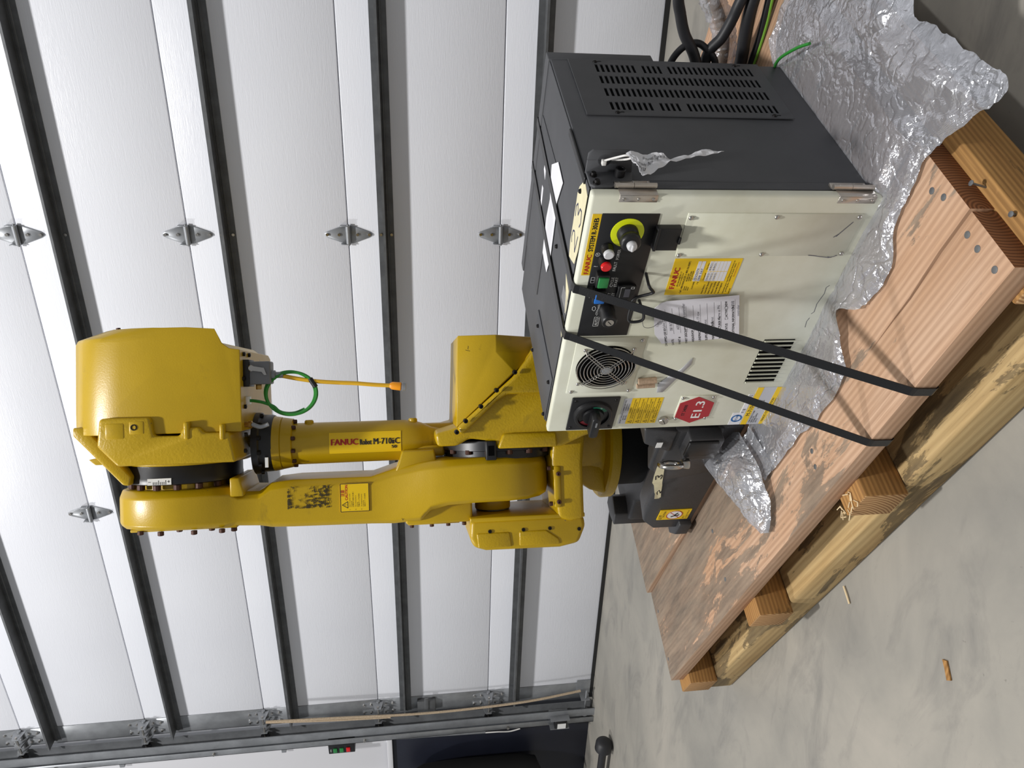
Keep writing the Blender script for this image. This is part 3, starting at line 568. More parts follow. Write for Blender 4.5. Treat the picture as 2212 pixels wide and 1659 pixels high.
# louvres
lv = obj('louvre_dark_sheet', box(bmn(), .142, .2685, -.0006, .001, .0335, .0965), 'void', cab)  # near-black plate stands in for the shaded recess behind the blades
for i in range(11):
    x = .1425+i*.0119; bm = bmn(); prism(bm, [(x, -.0008), (x+.0045, -.0048), (x+.0056, -.0048), (x+.0050, -.0008)], 'z', .034, .096); obj('louvre', bm, 'beige', lv)
bm = bmn(); tube(bm, smooth_path([(.1655, -.006, .291), (.1645, -.006, .308), (.1625, -.006, .327)], 4), .0066, 12); tube(bm, [(.1485, -.0045, .290), (.1465, -.0045, .3265)], .005, 12); obj('foam_plug', bm, 'cork', cab, smooth=True, ang=60)
bm = bmn(); prism(bm, [(.2232, .2295), (.2045, .2272), (.1684, .2444), (.1226, .2661), (.1217, .2786), (.149, .2822), (.168, .2675), (.1904, .2454)], 'y', -.002, 0); obj('tape_scrap', bm, 'grey_tape', cab, .0006, 1)
# nameplate at the lower left corner
npl = obj('nameplate', box(bmn(), .004, .1272, -.0006, .001, .003, .060), 'silver_label', cab)
bm = bmn(); box(bm, .004, .1272, -.0009, -.0005, .0465, .060); box(bm, .004, .1272, -.0009, -.0005, .003, .0175); obj('yellow_bands', bm, 'label_yellow', npl)
text('lettering', [('M-710', .034, .0490, .0085, .032), ('iC', .0675, .0490, .0085), ('FANUC CORPORATION', .014, .0110, .0052, .078), ('MADE IN JAPAN', .060, .0052, .0032), ('TYPE ROBOT R-30iB', .010, .0405, .0032), ('2013', .078, .0405, .0032), ('SERIAL NO.', .010, .0355, .0032), ('DATE 2013.08', .058, .0355, .0032), ('POWER SUPPLY', .010, .0305, .0032), ('V 3 A 200-230', .058, .0305, .0032), ('kVA 12', .010, .0255, .0032), ('Hz 50/60', .058, .0255, .0032)], 'ink', npl, on_front(-.0011), EX, EZ, .0001)
bm = bmn(); box(bm, .004, .0455, -.0006, .001, .0620, .0885); tv = obj('approval_label', bm, 'white_paper', cab)
bm = bmn(); A = circle(.026, .0752, .0125, 28); B = circle(.026, .0752, .0085, 28)
for i in range(28): bm.faces.new([bm.verts.new((p[0], -.0008, p[1])) for p in (A[i], A[(i+1) % 28], B[(i+1) % 28], B[i])])
lines(bm, [((.014, .0752), (.019, .0752)), ((.033, .0752), (.038, .0752))], .006, on_front(-.0008), EX, EZ); obj('approval_ring', bm, 'tuv_blue', tv)
text('lettering', [('TÜV', .0193, .0727, .0052, .0135)], 'tuv_blue', tv, on_front(-.0008), EX, EZ, .0002)
sp = obj('serial_label', box(bmn(), .0425, .1060, -.0008, .001, .0622, .0728), 'white_paper', cab); text('lettering', [('F18', .0450, .0642, .0068), ('82', .0955, .0642, .0068)], 'ink', sp, on_front(-.001), EX, EZ)
bm = bmn(); lines(bm, stroke([(.405, .021), (.40, .0255), (.385, .023), (.36, .027), (.34, .024), (.335, .028)])+stroke([(.325, .027), (.315, .029), (.30, .026)]), .0012, on_front(-.0002), EX, EZ)
lines(bm, stroke([(.475, .0385), (.47, .052), (.474, .078), (.4755, .092)])+[((.545, .040), (.515, .058)), ((.5205, .0545), (.5135, .062))]+[((.472, .055), (.4705, .047))], .0016, on_front(-.0021), EX, EZ); obj('scuff_marks', bm, 'ink_grey', cab)
# hinges on the right edge, lifting bracket, vent panel -----------------
for z0, z1 in ((.3890, .4515), (.0215, .0880)):
    bm = bmn(); box(bm, W-.0035, W+.0012, .0245, .0375, z0+.004, z1); box(bm, W-.0125, W+.001, -.0016, .001, z0-.002, z1-.003); box(bm, W-.001, W+.0012, -.0016, .016, z0-.002, z1-.003); hg = obj('hinge', bm, 'nickel', cab, .0005, 1)
    bm = bmn(); zm = z0+.54*(z1-z0); cyl(bm, (W+.0045, .0195, z0-.003), (W+.0045, .0195, zm), .0042, seg=14); cyl(bm, (W+.0045, .0195, zm+.0007), (W+.0045, .0195, z1+.002), .0044, seg=14); obj('hinge_pin', bm, 'nickel', hg, smooth=True)
    for t in (.12, .5, .88):
        z = z0+(z1-z0)*t; bm = bmn(); lathe(bm, (W+.001, .0315, z), (1, 0, 0), [(0, .0028), (.0015, .0022), (.002, .001)], 10); obj('hinge_screw', bm, 'steel', hg, smooth=True)
        bm = bmn(); lathe(bm, (W-.0065, -.0015, z-.003), (0, -1, 0), [(0, .0028), (.0015, .0022), (.002, .001)], 10); obj('hinge_screw', bm, 'steel', hg, smooth=True)
bm = bmn(); prism(bm, [(.0225, .4525), (.0345, .4525), (.0360, .4210), (.0640, .4160), (.0640, .4915), (.0260, .4915), (.0200, .484), (.0200, .458)], 'x', W-.003, W+.0022); br = obj('lifting_bracket', bm, 'grey_cabinet', cab, .0015)
H = circle(W+.0225, .4650, .0115, 18, math.pi*.5, math.pi*2.5-.01); O = [(W-.002, .4165), (W+.034, .4215), (W+.0405, .428), (W+.0405, .4855), (W+.034, .4925), (W-.002, .4925)]
bm = bmn(); prism(bm, [O[0], O[1], O[2], O[3], O[4], (W+.0225, .4925)]+H+[(W+.0223, .4925), O[5]], 'y', .0600, .0640); obj('bracket_ear', bm, 'grey_cabinet', br, .0008, 1)
bm = bmn(); lathe(bm, (W+.002, .0500, .4395), (1, 0, 0), [(0, .0085), (.012, .0085), (.013, .0075), (.013, .005), (.006, .0045)], 20); obj('threaded_collar', bm, 'black_plastic', br, smooth=True, ang=30)
for y, z in ((.0487, .482), (.0282, .4805)): bm = bmn(); lathe(bm, (W+.002, y, z), (1, 0, 0), [(0, .006), (.002, .006), (.002, .0045), (.0065, .004), (.007, .002)], 12); obj('bracket_bolt', bm, 'dark_bolt', br, smooth=True, ang=30)
obj('vent_dark_sheet', box(bmn(), W-.003, W-.0012, .262, .440, .078, .412), 'void', cab)  # black sheet: the shade inside the vent slots, put in as colour
bm = bmn(); xs0, xs1 = W-.001, W+.0012; ROW = [(.2605, .2885), (.310, .340), (.358, .388), (.4035, .4345)]
YA, YB, ZA, ZB2 = .2437, .4560, .0680, .4565
edges = [YA]+[v for r in ROW for v in r]+[YB]
for i in range(0, len(edges), 2): box(bm, xs0, xs1, edges[i], edges[i+1], ZA, ZB2)
for ri, (y0, y1) in enumerate(ROW):
    sl = []; z = .4080; n = 0
    while z-.0060 > .083:
        n += 1
        if ri in (0, 3) and n in (9, 14): z -= .0104; continue
        sl.append((z-.0058, z)); z -= .01035
    zc = ZB2
    for a, b in sl: box(bm, xs0, xs1, y0, y1, b, zc); zc = a
    box(bm, xs0, xs1, y0, y1, ZA, zc)
vp = obj('vent_panel', bm, 'grey_cabinet', cab)
for y, z in ((.4445, .405), (.2505, .400), (.4445, .120), (.2505, .105)):
    bm = bmn(); lathe(bm, (W+.001, y, z), (1, 0, 0), [(0, .0042), (.002, .004), (.0035, .002)], 12); obj('panel_screw', bm, 'dark_bolt', vp, smooth=True)
    bm = bmn(); A = circle(0, 0, .0042, 10, R(0), R(150)); tube(bm, [(W+.0012, y+b*.6, z-.009+a) for a, b in A], .0007, 4); obj('keyhole_edge', bm, 'void', vp)
# marked masking tape on the top edge and torn tape
bm = bmn(); prism(bm, [(.5742, .024), (.5810, .046), (.5765, .060), (.5560, .078), (.5400, .084), (.5250, .082), (.4480, .078), (.4200, .068), (.4260, .050), (.4350, .028), (.4700, .020)], 'z', HC-.0005, HC+.0004); mt_ = obj('masking_tape_label', bm, 'masking_tape', cab)
bm = bmn(); S = [(.452, .066), (.460, .072), (.474, .070), (.480, .060), (.470, .050), (.452, .038), (.488, .034)]; lines(bm, stroke([(a, b) for a, b in S]), .003, (0, 0, HC+.0008), (1, 0, 0), (0, 1, 0))
S = [(.502, .072), (.520, .076), (.530, .068), (.515, .056), (.532, .050), (.534, .038), (.515, .032), (.504, .038)]; lines(bm, stroke(S), .003, (0, 0, HC+.0008), (1, 0, 0), (0, 1, 0)); obj('handwritten_number', bm, 'ink_blue', mt_)
for pts in ([(.380, .068), (.372, .030), (.330, .024), (.318, .030), (.352, .046)], [(.300, .045), (.296, .022), (.262, .024), (.272, .034)]): obj('torn_tape', prism(bmn(), pts, 'z', HC-.0005, HC+.0004), 'masking_tape', cab)
obj('clear_tape', prism(bmn(), [(.322, .022), (.352, .022), (.352, .070), (.322, .070)], 'z', HC-.0002, HC+.0006), 'clear_tape', cab)
for pts in ([(.395, .345), (.425, .350), (.43, .362), (.405, .368)], [(.330, .345), (.372, .350), (.370, .364), (.335, .360)]): obj('sticker_remnant', prism(bmn(), pts, 'z', HC-.0005, HC+.0018), 'white_paper', cab)
# things on / around the cabinet ---------------------------------------
def cw(x, y, z): return CM @ Vector((x, y, z))
def pw(a, p, z): return PM @ Vector((a, p, z))
pp = thing('torn_paper', 'torn white sheet of paper stuck on the cabinet top beneath the straps', 'paper', CO+Vector((0, 0, HC)), CA)
bm = bmn(); prism(bm, [(.458, .300), (.4951, .2488), (.4898, .1891), (.4279, .2142), (.40, .205), (.3079, .198), (.2625, .2125), (.267, .2716), (.3467, .283), (.3974, .2735), (.43, .292)], 'z', .0013, .0020); obj('sheet', bm, 'white_paper', pp)
bm = bmn()
for i in range(9): lines(bm, [((.30+i*.002, .262-i*.006), (.415-i*.004, .264-i*.006))], .0005, (0, 0, .0022), (1, 0, 0), (0, 1, 0))
obj('faded_print', bm, 'grey_tape', pp)
# hanging part tag
tg = thing('parts_tag', 'white card parts tag with handwriting hanging on the beige cabinet door', 'tag', CO, CA)
P = [(.2814, .1546), (.3882, .1889), (.3760, .3200), (.3719, .3303), (.3574, .3406), (.2930, .3238), (.2681, .3040), (.2700, .2900)]
ctr = (.3226, .3211); Hh = circle(ctr[0], ctr[1], .0052, 14, R(95), R(455)-.02)
bm = bmn(); prism(bm, P[:5]+[(ctr[0], .3318)]+Hh+[(ctr[0]-.0004, .3318)]+P[5:], 'y', -.0050, -.0042); obj('card', bm, 'tag_card', tg)
ta = math.atan2(.0343, .1068); tx = Vector((math.cos(ta)*1, 0, math.sin(ta))); tz = Vector((-math.sin(ta)*.55, 0, math.cos(ta))).normalized()
TT = ['DROPPED OFF BY:', 'DATE:', 'PART #', 'PART DESCRIPTION:', 'AREA/SHOP:', 'LINE/MACHINE:', 'SUPPLIER:', 'MANUFACTURER:', 'MANUFACTURER PN:', 'PART STATUS', 'ADDITIONAL INFORMATION:']
HW = ['John Dyer', '08/18/22', 'A05B-2722', 'R30iB controller', 'GC3', 'Line 17 row', 'Fanuc', 'Fanuc', 'Same as PN', '', 'R-30iB']
text('lettering', [(t, .006, .118-.0128*i, .0044) for i, t in enumerate(TT)]+[('ACTIVE', .062, .118-.0128*9, .0042), ('NEW', .089, .118-.0128*9, .0042)], 'ink', tg, (.2775, -.0052, .1735), tx, tz, .0002)
text('handwriting', [(t, max(.046, .010+.0031*len(TT[i])), .1185-.0128*i, .0052) for i, t in enumerate(HW) if t]+[('controller', .060, -.0195, .005)], 'ink_grey', tg, (.2775, -.0052, .1735), tx, tz)
bm = bmn()
for i in list(range(9))+[10]: lines(bm, [((.036, .1165-.0128*i), (.104, .1165-.0128*i))], .0004, (.2775, -.0051, .1735), tx, tz)
for x in (.055, .083): lines(bm, stroke([(x, .002), (x+.005, .002), (x+.005, .0072), (x, .0072), (x, .002)]), .0006, (.2775, -.0051, .1735), tx, tz)
obj('ruled_lines', bm, 'ink', tg)
bm = bmn(); tube(bm, smooth_path([(.3226, -.005, .3235), (.315, -.008, .335), (.32, -.012, .352), (.345, -.018, .362), (.356, -.027, .364)], 5), .0005, 5); obj('tie_wire', bm, 'ink_grey', tg)
# crumpled inspection tag held by a white cable tie on the lifting bracket
t2 = thing('inspection_tag', 'crumpled white inspection tag cable tied to the cabinet lifting bracket', 'tag', CO, CA)
rows = [((.0290, .4440), (-.0020, .4330)), ((.0330, .4280), (-.0200, .4330)), ((.0320, .4120), (-.0270, .4270)), ((.0330, .3980), (-.0080, .4020)), ((.0290, .3850), (.0060, .3830)), ((.0240, .3740), (.0180, .3660)), ((.0330, .3440), (.0270, .3340)), ((.0440, .3190), (.0320, .3150)), ((.0420, .2960), (.0370, .2900)), ((.0392, .2860), (.0386, .2850))]
A_ = smooth_path([(a[0], a[1], 0) for a, b in rows], 4); B_ = smooth_path([(b[0], b[1], 0) for a, b in rows], 4); NS = 12
def tag_pt(u, v, out=0):     # u along the rows (0..len), v across
    i = max(0, min(len(A_)-1.001, u)); k = int(i); f = i-k; a = A_[k].lerp(A_[k+1], f); b = B_[k].lerp(B_[k+1], f); p = a.lerp(b, v)
    dx = .007*noise.noise(Vector((p.x*70, p.y*40, 1)))+.002*noise.noise(Vector((p.x*190, p.y*150, 4)))
    return Vector((W+.052+dx+out, p.x, p.y))
bm = bmn(); G = [[bm.verts.new(tag_pt(i, j/NS)) for j in range(NS+1)] for i in range(len(A_))]
for i in range(len(G)-1):
    for j in range(NS): bm.faces.new((G[i][j], G[i][j+1], G[i+1][j+1], G[i+1][j]))
o = obj('card', bm, 'white_paper', t2); sm = o.modifiers.new('thick', 'SOLIDIFY'); sm.thickness = .0004; sm.offset = -1
for E_ in (('Ready for Final', 5, .44, .16, 9), ('Pictures Taken (if appl', 7, .70, .16, 12), ('Ready for', 3, .18, .16, 5.5)): text('lettering', [E_], 'ink', t2, (0, 0, 0), (0, .36, -.93), (0, .93, .36), 0, lambda a, b: tag_pt(a, 1-b, .0012))
bm = bmn(); tube(bm, smooth_path([(W+.0225, .058, .468), (W+.030, .050, .463), (W+.042, .038, .452), (W+.050, .030, .441), (W+.046, .032, .430), (W+.034, .045, .436), (W+.024, .060, .452), (W+.0215, .066, .462)], 6, True), .0017, 6, True); obj('cable_tie', bm, 'zip_white', t2, smooth=True)
obj('tie_head', box(bmn(), W+.0185, W+.0265, .050, .058, .4640, .4710), 'zip_white', t2, .001)
# black plastic straps over the cabinet and round the front deck board
def ribbon(name, pts, wv, wd, th, mt, label, grp):
    P = [Vector(p) for p in pts]; rings = []; n = len(P)
    for i in range(n):
        t = (P[min(i+1, n-1)]-P[max(i-1, 0)]).normalized(); s = (wv[i]-t*wv[i].dot(t)).normalized()*wd/2; nn = t.cross(s).normalized()*th/2
        rings.append([P[i]+s+nn, P[i]-s+nn, P[i]-s-nn, P[i]+s-nn])
    return tag(obj(name, loft(bmn(), rings), mt, None), label, 'strap', grp)
cX = Vector((math.cos(CA), math.sin(CA), 0)); pX = Vector((math.cos(PA), math.sin(PA), 0))
def strap(xt0, xt1, al, alb, label):
    pts = [cw(xt0+.004, DP+.036, .035), cw(xt0+.004, DP+.036, .25), cw(xt0+.004, DP+.0335, HC+.0035), cw(xt0, DP-.03, HC+.0035), cw((xt0+xt1)/2, .25, HC+.0035), cw(xt1, .010, HC+.0035), cw(xt1, -.0015, HC+.001), cw(xt1-.0006, -.004, HC-.008)]
    a, b = pts[-1], pw(al, -.0015, ZT+.0025)
    for t in (.25, .5, .75): pts.append(a.lerp(b, t))
    pts += [pw(al, -.001, ZT+.0025), pw(al, -.0028, ZT-.004), pw(al-.001, -.0030, ZD+.002), pw(al-.001, -.001, ZD-.0025), pw(al-.002, .05, ZD-.003)]
    wv = [cX]*8+[cX.lerp(pX, t) for t in (.25, .5, .75)]+[pX]*5
    ribbon('strap', pts, wv, .018, .0012, 'strap_black', label, 'black straps over the cabinet')
strap(.4385, .4045, 1.4675, 1.72, 'black plastic strap crossing the operator panel, the nearer of two on the cabinet')
strap(.3334, .2915, 1.325, 1.62, 'black plastic strap crossing the cabinet fan, the farther of two on the cabinet')
# ================================================================== robot (local X right, Y away from the door side view, mesh heights given above the floor)
RB = .224; RP = Vector((-1.12365, 1.92199, RB)); RA = R(25.984)
rob = thing('industrial_robot', 'yellow six axis industrial robot folded upright on the pallet', 'robot', RP, RA)
RM = Matrix.Translation(RP) @ Matrix.Rotation(RA, 4, 'Z'); DZ = Matrix.Translation((0, 0, -RB))
def rp(name, bm, mt, bev=0, seg=2, par=None, **k): return obj(name, bm, mt, par or rob, bev, seg, tf=DZ, **k)
JY, J3Z, J2Z = -.15, 1.593, .735
XA = (1, 0, 0)
def bolts(par, pts, d, r, h, mt='rust_bolt', seg=10):
    b0 = None
    for p in pts:
        if b0 is None: bm = bmn(); lathe(bm, (0, 0, 0), d, [(0, r), (h*.9, r), (h, r*.8), (h, r*.45), (h*.55, r*.4)], seg); b0 = obj('bolt', bm, mt, par, smooth=True, ang=35); b0.location = (p[0], p[1], p[2]-RB)
        else: copy_part(b0, par, (p[0], p[1], p[2]-RB))
# --- elbow housing (big cast box with rounded top)
rings = []
for y, tz in ((-.335, 1.60), (-.331, 1.68), (-.318, 1.735), (-.29, 1.783), (-.24, 1.820), (-.16, 1.842), (-.06, 1.85), (.03, 1.845), (.06, 1.82)):
    bz = 1.403; sh = 0 if y < .05 else .01
    rings.append([(x-sh*(x > .2), y, z) for x, z in [(.07, bz), (.272, bz), (.276, bz+.025), (.289, bz+.042), (.3255, tz-.14), (.330, tz-.075), (.306, tz-.006), (.295, tz), (.12, tz+.004), (.07, tz+.004)]])
hs = rp('elbow_housing', loft(bmn(), rings), 'yellow', .010, 3)
bolts(hs, [(.3315, -.22, 1.725), (.3275, -.24, 1.64), (.312, -.25, 1.565), (.297, -.25, 1.49)], (1, 0, .12), .0055, .008, 'rust_bolt')
bolts(hs, [(.262, -.30, 1.404), (.262, -.24, 1.404), (.13, -.30, 1.404), (.06, -.30, 1.404), (.02, -.31, 1.404), (.20, -.31, 1.404)], (0, 0, -1), .0055, .007, 'dark_bolt')
bm = bmn(); prism(bm, [(-.004, 1.415), (-.004, 1.690), (.045, 1.735), (.112, 1.728), (.112, 1.612), (.066, 1.606), (.064, 1.545), (.084, 1.540), (.084, 1.498), (.070, 1.490), (.070, 1.430)], 'y', -.350, -.10); fl = rp('housing_flange', bm, 'yellow_cast', .008, 3)
rp('flange_pocket', box(bmn(), .060, .102, -.3515, -.340, 1.668, 1.716), 'yellow', .006, 2, fl)
rp('flange_pocket', box(bmn(), .072, .104, -.3515, -.345, 1.625, 1.660), 'yellow', .004, 2, fl)
bm = bmn(); lathe(bm, (.089, -.349, 1.648), (0, -1, 0), [(0, .0075), (.004, .0075), (.004, .005), (.001, .0045)], 16); rp('plug_hole', bm, 'dark_bolt', par=fl, smooth=True, ang=30)
lug = rp('flange_lug', box(bmn(), .056, .098, -.3545, -.33, 1.522, 1.535), 'yellow_cast', .004, 2, fl); rp('flange_lug', box(bmn(), .052, .09, -.3545, -.33, 1.44, 1.452), 'yellow_cast', .004, 2, fl)
bm = bmn(); cyl(bm, (-.012, JY, J3Z-.01), (.05, JY, J3Z-.01), .163, .168, 56); rp('elbow_hub', bm, 'yellow_cast', .006, 2)
# gusset bracket at the top left of the housing
bm = bmn(); prism(bm, [(.090, 1.812), (.070, 1.812), (-.056, 1.700), (-.058, 1.684), (-.036, 1.680), (.090, 1.784)], 'y', -.29, -.04); gb = rp('gusset_bracket', bm, 'yellow_cast', .004, 2)
rp('gusset_web', prism(bmn(), [(.08, 1.82), (-.055, 1.70), (-.01, 1.69), (.08, 1.71)], 'y', -.06, -.045), 'yellow', .002, 2, gb); rp('gusset_rib', prism(bmn(), [(.010, 1.78), (-.004, 1.765), (-.004, 1.70), (.018, 1.71)], 'y', -.285, -.06), 'yellow', .003, 2, gb)
rp('rear_cover', prism(bmn(), [(.01, 1.80), (-.088, 1.80), (-.088, 1.735), (.01, 1.735)], 'y', .02, .12), 'yellow', .006, 2)
# elbow joint ring
bm = bmn(); lathe(bm, (-.061, JY, J3Z), XA, [(0, .138), (.003, .147), (.016, .1475), (.018, .1465), (.066, .1465), (.072, .144)], 64); jr = rp('elbow_joint_ring', bm, 'black_metal', smooth=True, ang=30)
bolts(jr, [(-.062, JY+.128*math.cos(a), J3Z+.128*math.sin(a)) for a in [R(8+360*k/16) for k in range(16)]], (-1, 0, 0), .0095, .013)
rp('elbow_spigot', cyl(bmn(), (-.085, JY, J3Z), (-.058, JY, J3Z), .112, .112, 40), 'yellow')
bm = bmn(); box(bm, -.058, -.042, -.2985, -.2955, J3Z-.010, J3Z+.046); sl = rp('zero_scale', bm, 'white_paint')
bm = bmn(); lines(bm, [((-.0575, J3Z+.003+i*.0042-RB), (-.0575+(.007 if i % 4 else .011), J3Z+.003+i*.0042-RB)) for i in range(8)]+[((-.050, J3Z-.007-RB), (-.050, J3Z-.001-RB)), ((-.053, J3Z-.004-RB), (-.047, J3Z-.004-RB)), ((-.050, J3Z+.038-RB), (-.050, J3Z+.044-RB))], .0012, (0, -.2990, 0), EX, EZ); obj('scale_marks', bm, 'ink', sl)
# --- lower arm: lofted casting, rounded ends
S = [(1.742, .035, -.170, -.080), (1.734, .070, -.172, -.078), (1.712, .103, -.174, -.077), (1.67, .130, -.175, -.076), (1.62, .146, -.1755, -.076), (1.56, .146, -.176, -.076), (1.50, .132, -.177, -.076), (1.455, .118, -.178, -.078), (1.435, .112, -.178, -.090), (1.385, .108, -.181, -.092), (1.355, .106, -.187, -.072), (1.30, .104, -.189, -.067), (1.10, .104, -.192, -.068), (1.04, .112, -.193, -.050), (.97, .135, -.185, -.034), (.945, .145, -.158, -.030), (.90, .158, -.145, -.026), (.82, .170, -.140, -.022), (.745, .173, -.139, -.020), (.690, .160, -.138, -.022), (.652, .130, -.136, -.026), (.628, .090, -.132, -.032), (.617, .045, -.126, -.040)]
rings = []
for z, hw, x0, x1 in S:
    c = min(.022, hw*.6)
    rings.append([(x0+c*.6, JY-hw, z), (x1-c*.8, JY-hw, z), (x1, JY-hw+c, z), (x1, JY+hw-c, z), (x1-c, JY+hw, z), (x0+c, JY+hw, z), (x0, JY+hw-c, z), (x0, JY-hw+c*.7, z)])
la = rp('lower_arm', loft(bmn(), rings), 'yellow', .004, 2)
bolts(la, [(-.178, JY-.10, 1.675), (-.179, JY-.12, 1.62), (-.180, JY-.07, 1.59), (-.180, JY-.12, 1.54), (-.181, JY-.07, 1.51), (-.181, JY-.11, 1.475), (-.182, JY-.09, 1.45)], (-1, 0, 0), .0075, .010)
rp('arm_cover_plate', box(bmn(), -.1815, -.174, JY-.10, JY+.11, 1.44, 1.70), 'yellow', .002, 2, la)
bm = bmn(); prism(bm, [(-.196, 1.01), (-.196, .842), (-.186, .834), (-.13, .834), (-.10, .90), (-.10, 1.02)], 'y', JY-.112, JY+.10); rp('arm_boss', bm, 'yellow', .008, 3, la)
rp('arm_access_plate', box(bmn(), -.2005, -.194, JY-.095, JY+.06, .868, 1.005), 'yellow', .0015, 1, la)
bolts(la, [(-.2005, JY-.085, z) for z in (.995, .942, .898, .855)], (-1, 0, 0), .006, .008)
rp('arm_step', prism(bmn(), [(-.08, 1.046), (-.034, 1.026), (-.002, 1.016), (-.002, .930), (-.03, .925), (-.08, .96)], 'y', JY-.10, JY+.05), 'yellow', .005, 2, la)
rp('arm_rib', prism(bmn(), [(-.10, 1.452), (-.052, 1.452), (-.052, 1.428), (-.088, 1.418), (-.10, 1.418)], 'y', JY-.118, JY+.08), 'yellow', .004, 2, la)
bm = bmn(); cyl(bm, (-.13, JY, .768), (-.180, JY, .768), .050, .050, 36); pv = rp('pivot_hub', bm, 'yellow', .004, 2)
bm = bmn(); lathe(bm, (-.178, JY, .768), (-1, 0, 0), [(0, .047), (.004, .0475), (.005, .042), (.010, .042)], 36); rp('pivot_seal', bm, 'black_metal', smooth=True, ang=30, par=pv)
# caution label on the arm front
ya = JY-.1045
o = rp('caution_label', box(bmn(), -.155, -.080, ya-.0022, ya+.001, 1.1035, 1.1785), 'label_yellow', par=la)
lo = (0, ya-.0025, -RB)
bm = bmn(); lines(bm, stroke([(-.154, 1.1045), (-.081, 1.1045), (-.081, 1.1775), (-.154, 1.1775), (-.154, 1.1045), (-.150, 1.1045)]), .0016, lo, EX, EZ); lines(bm, stroke([(-.1445, 1.1590), (-.1275, 1.1590), (-.136, 1.1735), (-.1445, 1.1590), (-.142, 1.159)]), .0015, lo, EX, EZ); lines(bm, [((-.136, 1.1640), (-.136, 1.1690)), ((-.136, 1.1612), (-.136, 1.1625))], .0013, lo, EX, EZ)
obj('caution_frame', bm, 'ink', la)
text('caution_lettering', [('CAUTION', -.1235, 1.1590, .0068, .0395), ('注意', -.1135, 1.1682, .0068, .0165)], 'ink_red', la, lo, EX, EZ, .0004)
text('fine_print', [('1)', -.150, 1.1530, .0026), ('Open the grease outlet', -.142, 1.1530, .0026), ('at greasing', -.142, 1.1485, .0026), ('必要時に排脂口を開く', -.142, 1.1440, .0026, .04), ('2)', -.150, 1.1380, .0026), ('Use a hand pump at', -.142, 1.1380, .0026), ('greasing', -.142, 1.1335, .0026), ('手動ポンプを使用', -.142, 1.1290, .0026, .034), ('3)', -.150, 1.1230, .0026), ('Use designated grease', -.142, 1.1230, .0026), ('at greasing', -.142, 1.1185, .0026), ('指定グリースを使用', -.142, 1.1140, .0026, .034)], 'ink', la, lo, EX, EZ)
rp('worn_print_patch', box(bmn(), -.140, -.082, ya-.0018, ya-.0012, 1.205, 1.312), 'worn_print', par=la)
text('pencil_mark', [('<-', -.182, 1.013, .009)], 'ink', la, (0, ya-.0025-.012, -RB), EX, EZ)
# --- forearm hanging down: axis ring, flange, tube, wrist
FX, FY = .0215, -.155
bm = bmn(); lathe(bm, (.0265, FY, 1.355), (0, 0, 1), [(0, .0745), (.005, .0765), (.030, .0775), (.034, .083), (.05, .083)], 48); fr_ = rp('forearm_joint_ring', bm, 'black_metal', smooth=True, ang=30)
bolts(fr_, [(.0265+.080*math.cos(a), FY+.080*math.sin(a), 1.389) for a in [R(200+28*k) for k in range(6)]], (0, 0, -1), .006, .009, 'dark_bolt')
bm = bmn(); lathe(bm, (.0245, FY, 1.305), (0, 0, 1), [(0, .060), (.002, .0655), (.028, .0700), (.030, .0685), (.031, .071), (.051, .0745)], 48); ff = rp('forearm_flange', bm, 'yellow', smooth=True, ang=30)
bolts(ff, [(.0235+.060*math.cos(a), FY+.060*math.sin(a), 1.306) for a in [R(190+32*k) for k in range(6)]], (0, 0, -1), .0055, .010)
bm = bmn(); box(bm, -.032, -.006, FY-.0775, FY-.0705, 1.362, 1.370); rp('zero_mark', bm, 'white_paint', par=fr_)
bm = bmn(); lathe(bm, (FX, FY, .86), (0, 0, 1), [(0, .028), (.055, .030), (.075, .034), (.10, .046), (.125, .0535), (.15, .0555), (.448, .0565)], 44); ft = rp('forearm_tube', bm, 'yellow', smooth=True, ang=35)
rp('forearm_boss', lathe(bmn(), (FX+.035, FY-.005, 1.265), (1, 0, 0), [(0, .014), (.026, .012), (.029, .009)], 20), 'yellow', smooth=True, ang=35, par=ft); rp('forearm_boss', lathe(bmn(), (FX+.035, FY-.005, .985), (1, 0, 0), [(0, .013), (.022, .012), (.025, .009)], 20), 'yellow', smooth=True, ang=35, par=ft)
rp('wrist', box(bmn(), FX-.02, FX+.042, FY+.01, FY+.07, .80, .975), 'yellow', .012, 3); rp('wrist_fork', box(bmn(), FX-.045, FX-.015, FY-.045, FY+.03, .90, .99), 'yellow', .008, 3)
def wrap(a, b):   # a down the tube, b around it
    r = .0582; t = b/r; return Vector((FX+r*math.sin(t), FY-r*math.cos(t), 1.215-a-RB))
bm = bmn(); G = [[bm.verts.new((FX+.0569*math.sin(t), FY-.0569*math.cos(t), z-RB)) for t in [R(-28+6.5*k) for k in range(10)]] for z in (1.208, 1.018)]
for k in range(9): bm.faces.new((G[0][k], G[0][k+1], G[1][k+1], G[1][k]))
obj('forearm_label', bm, 'label_yellow', ft)
text('red_lettering', [('FANUC', .013, -.004, .0165, .070)], 'ink_red', ft, (0, 0, 0), (0, 0, -1), (1, 0, 0), .0011, wrap)
text('lettering', [('Robot', .0885, -.005, .0150, .030), ('M-710', .124, -.005, .0165, .048), ('i', .1735, -.005, .0165, .005), ('C', .181, -.005, .0165, .012), ('50', .172, -.017, .0085, .013)], 'ink', ft, (0, 0, 0), (0, 0, -1), (1, 0, 0), .0007, wrap)
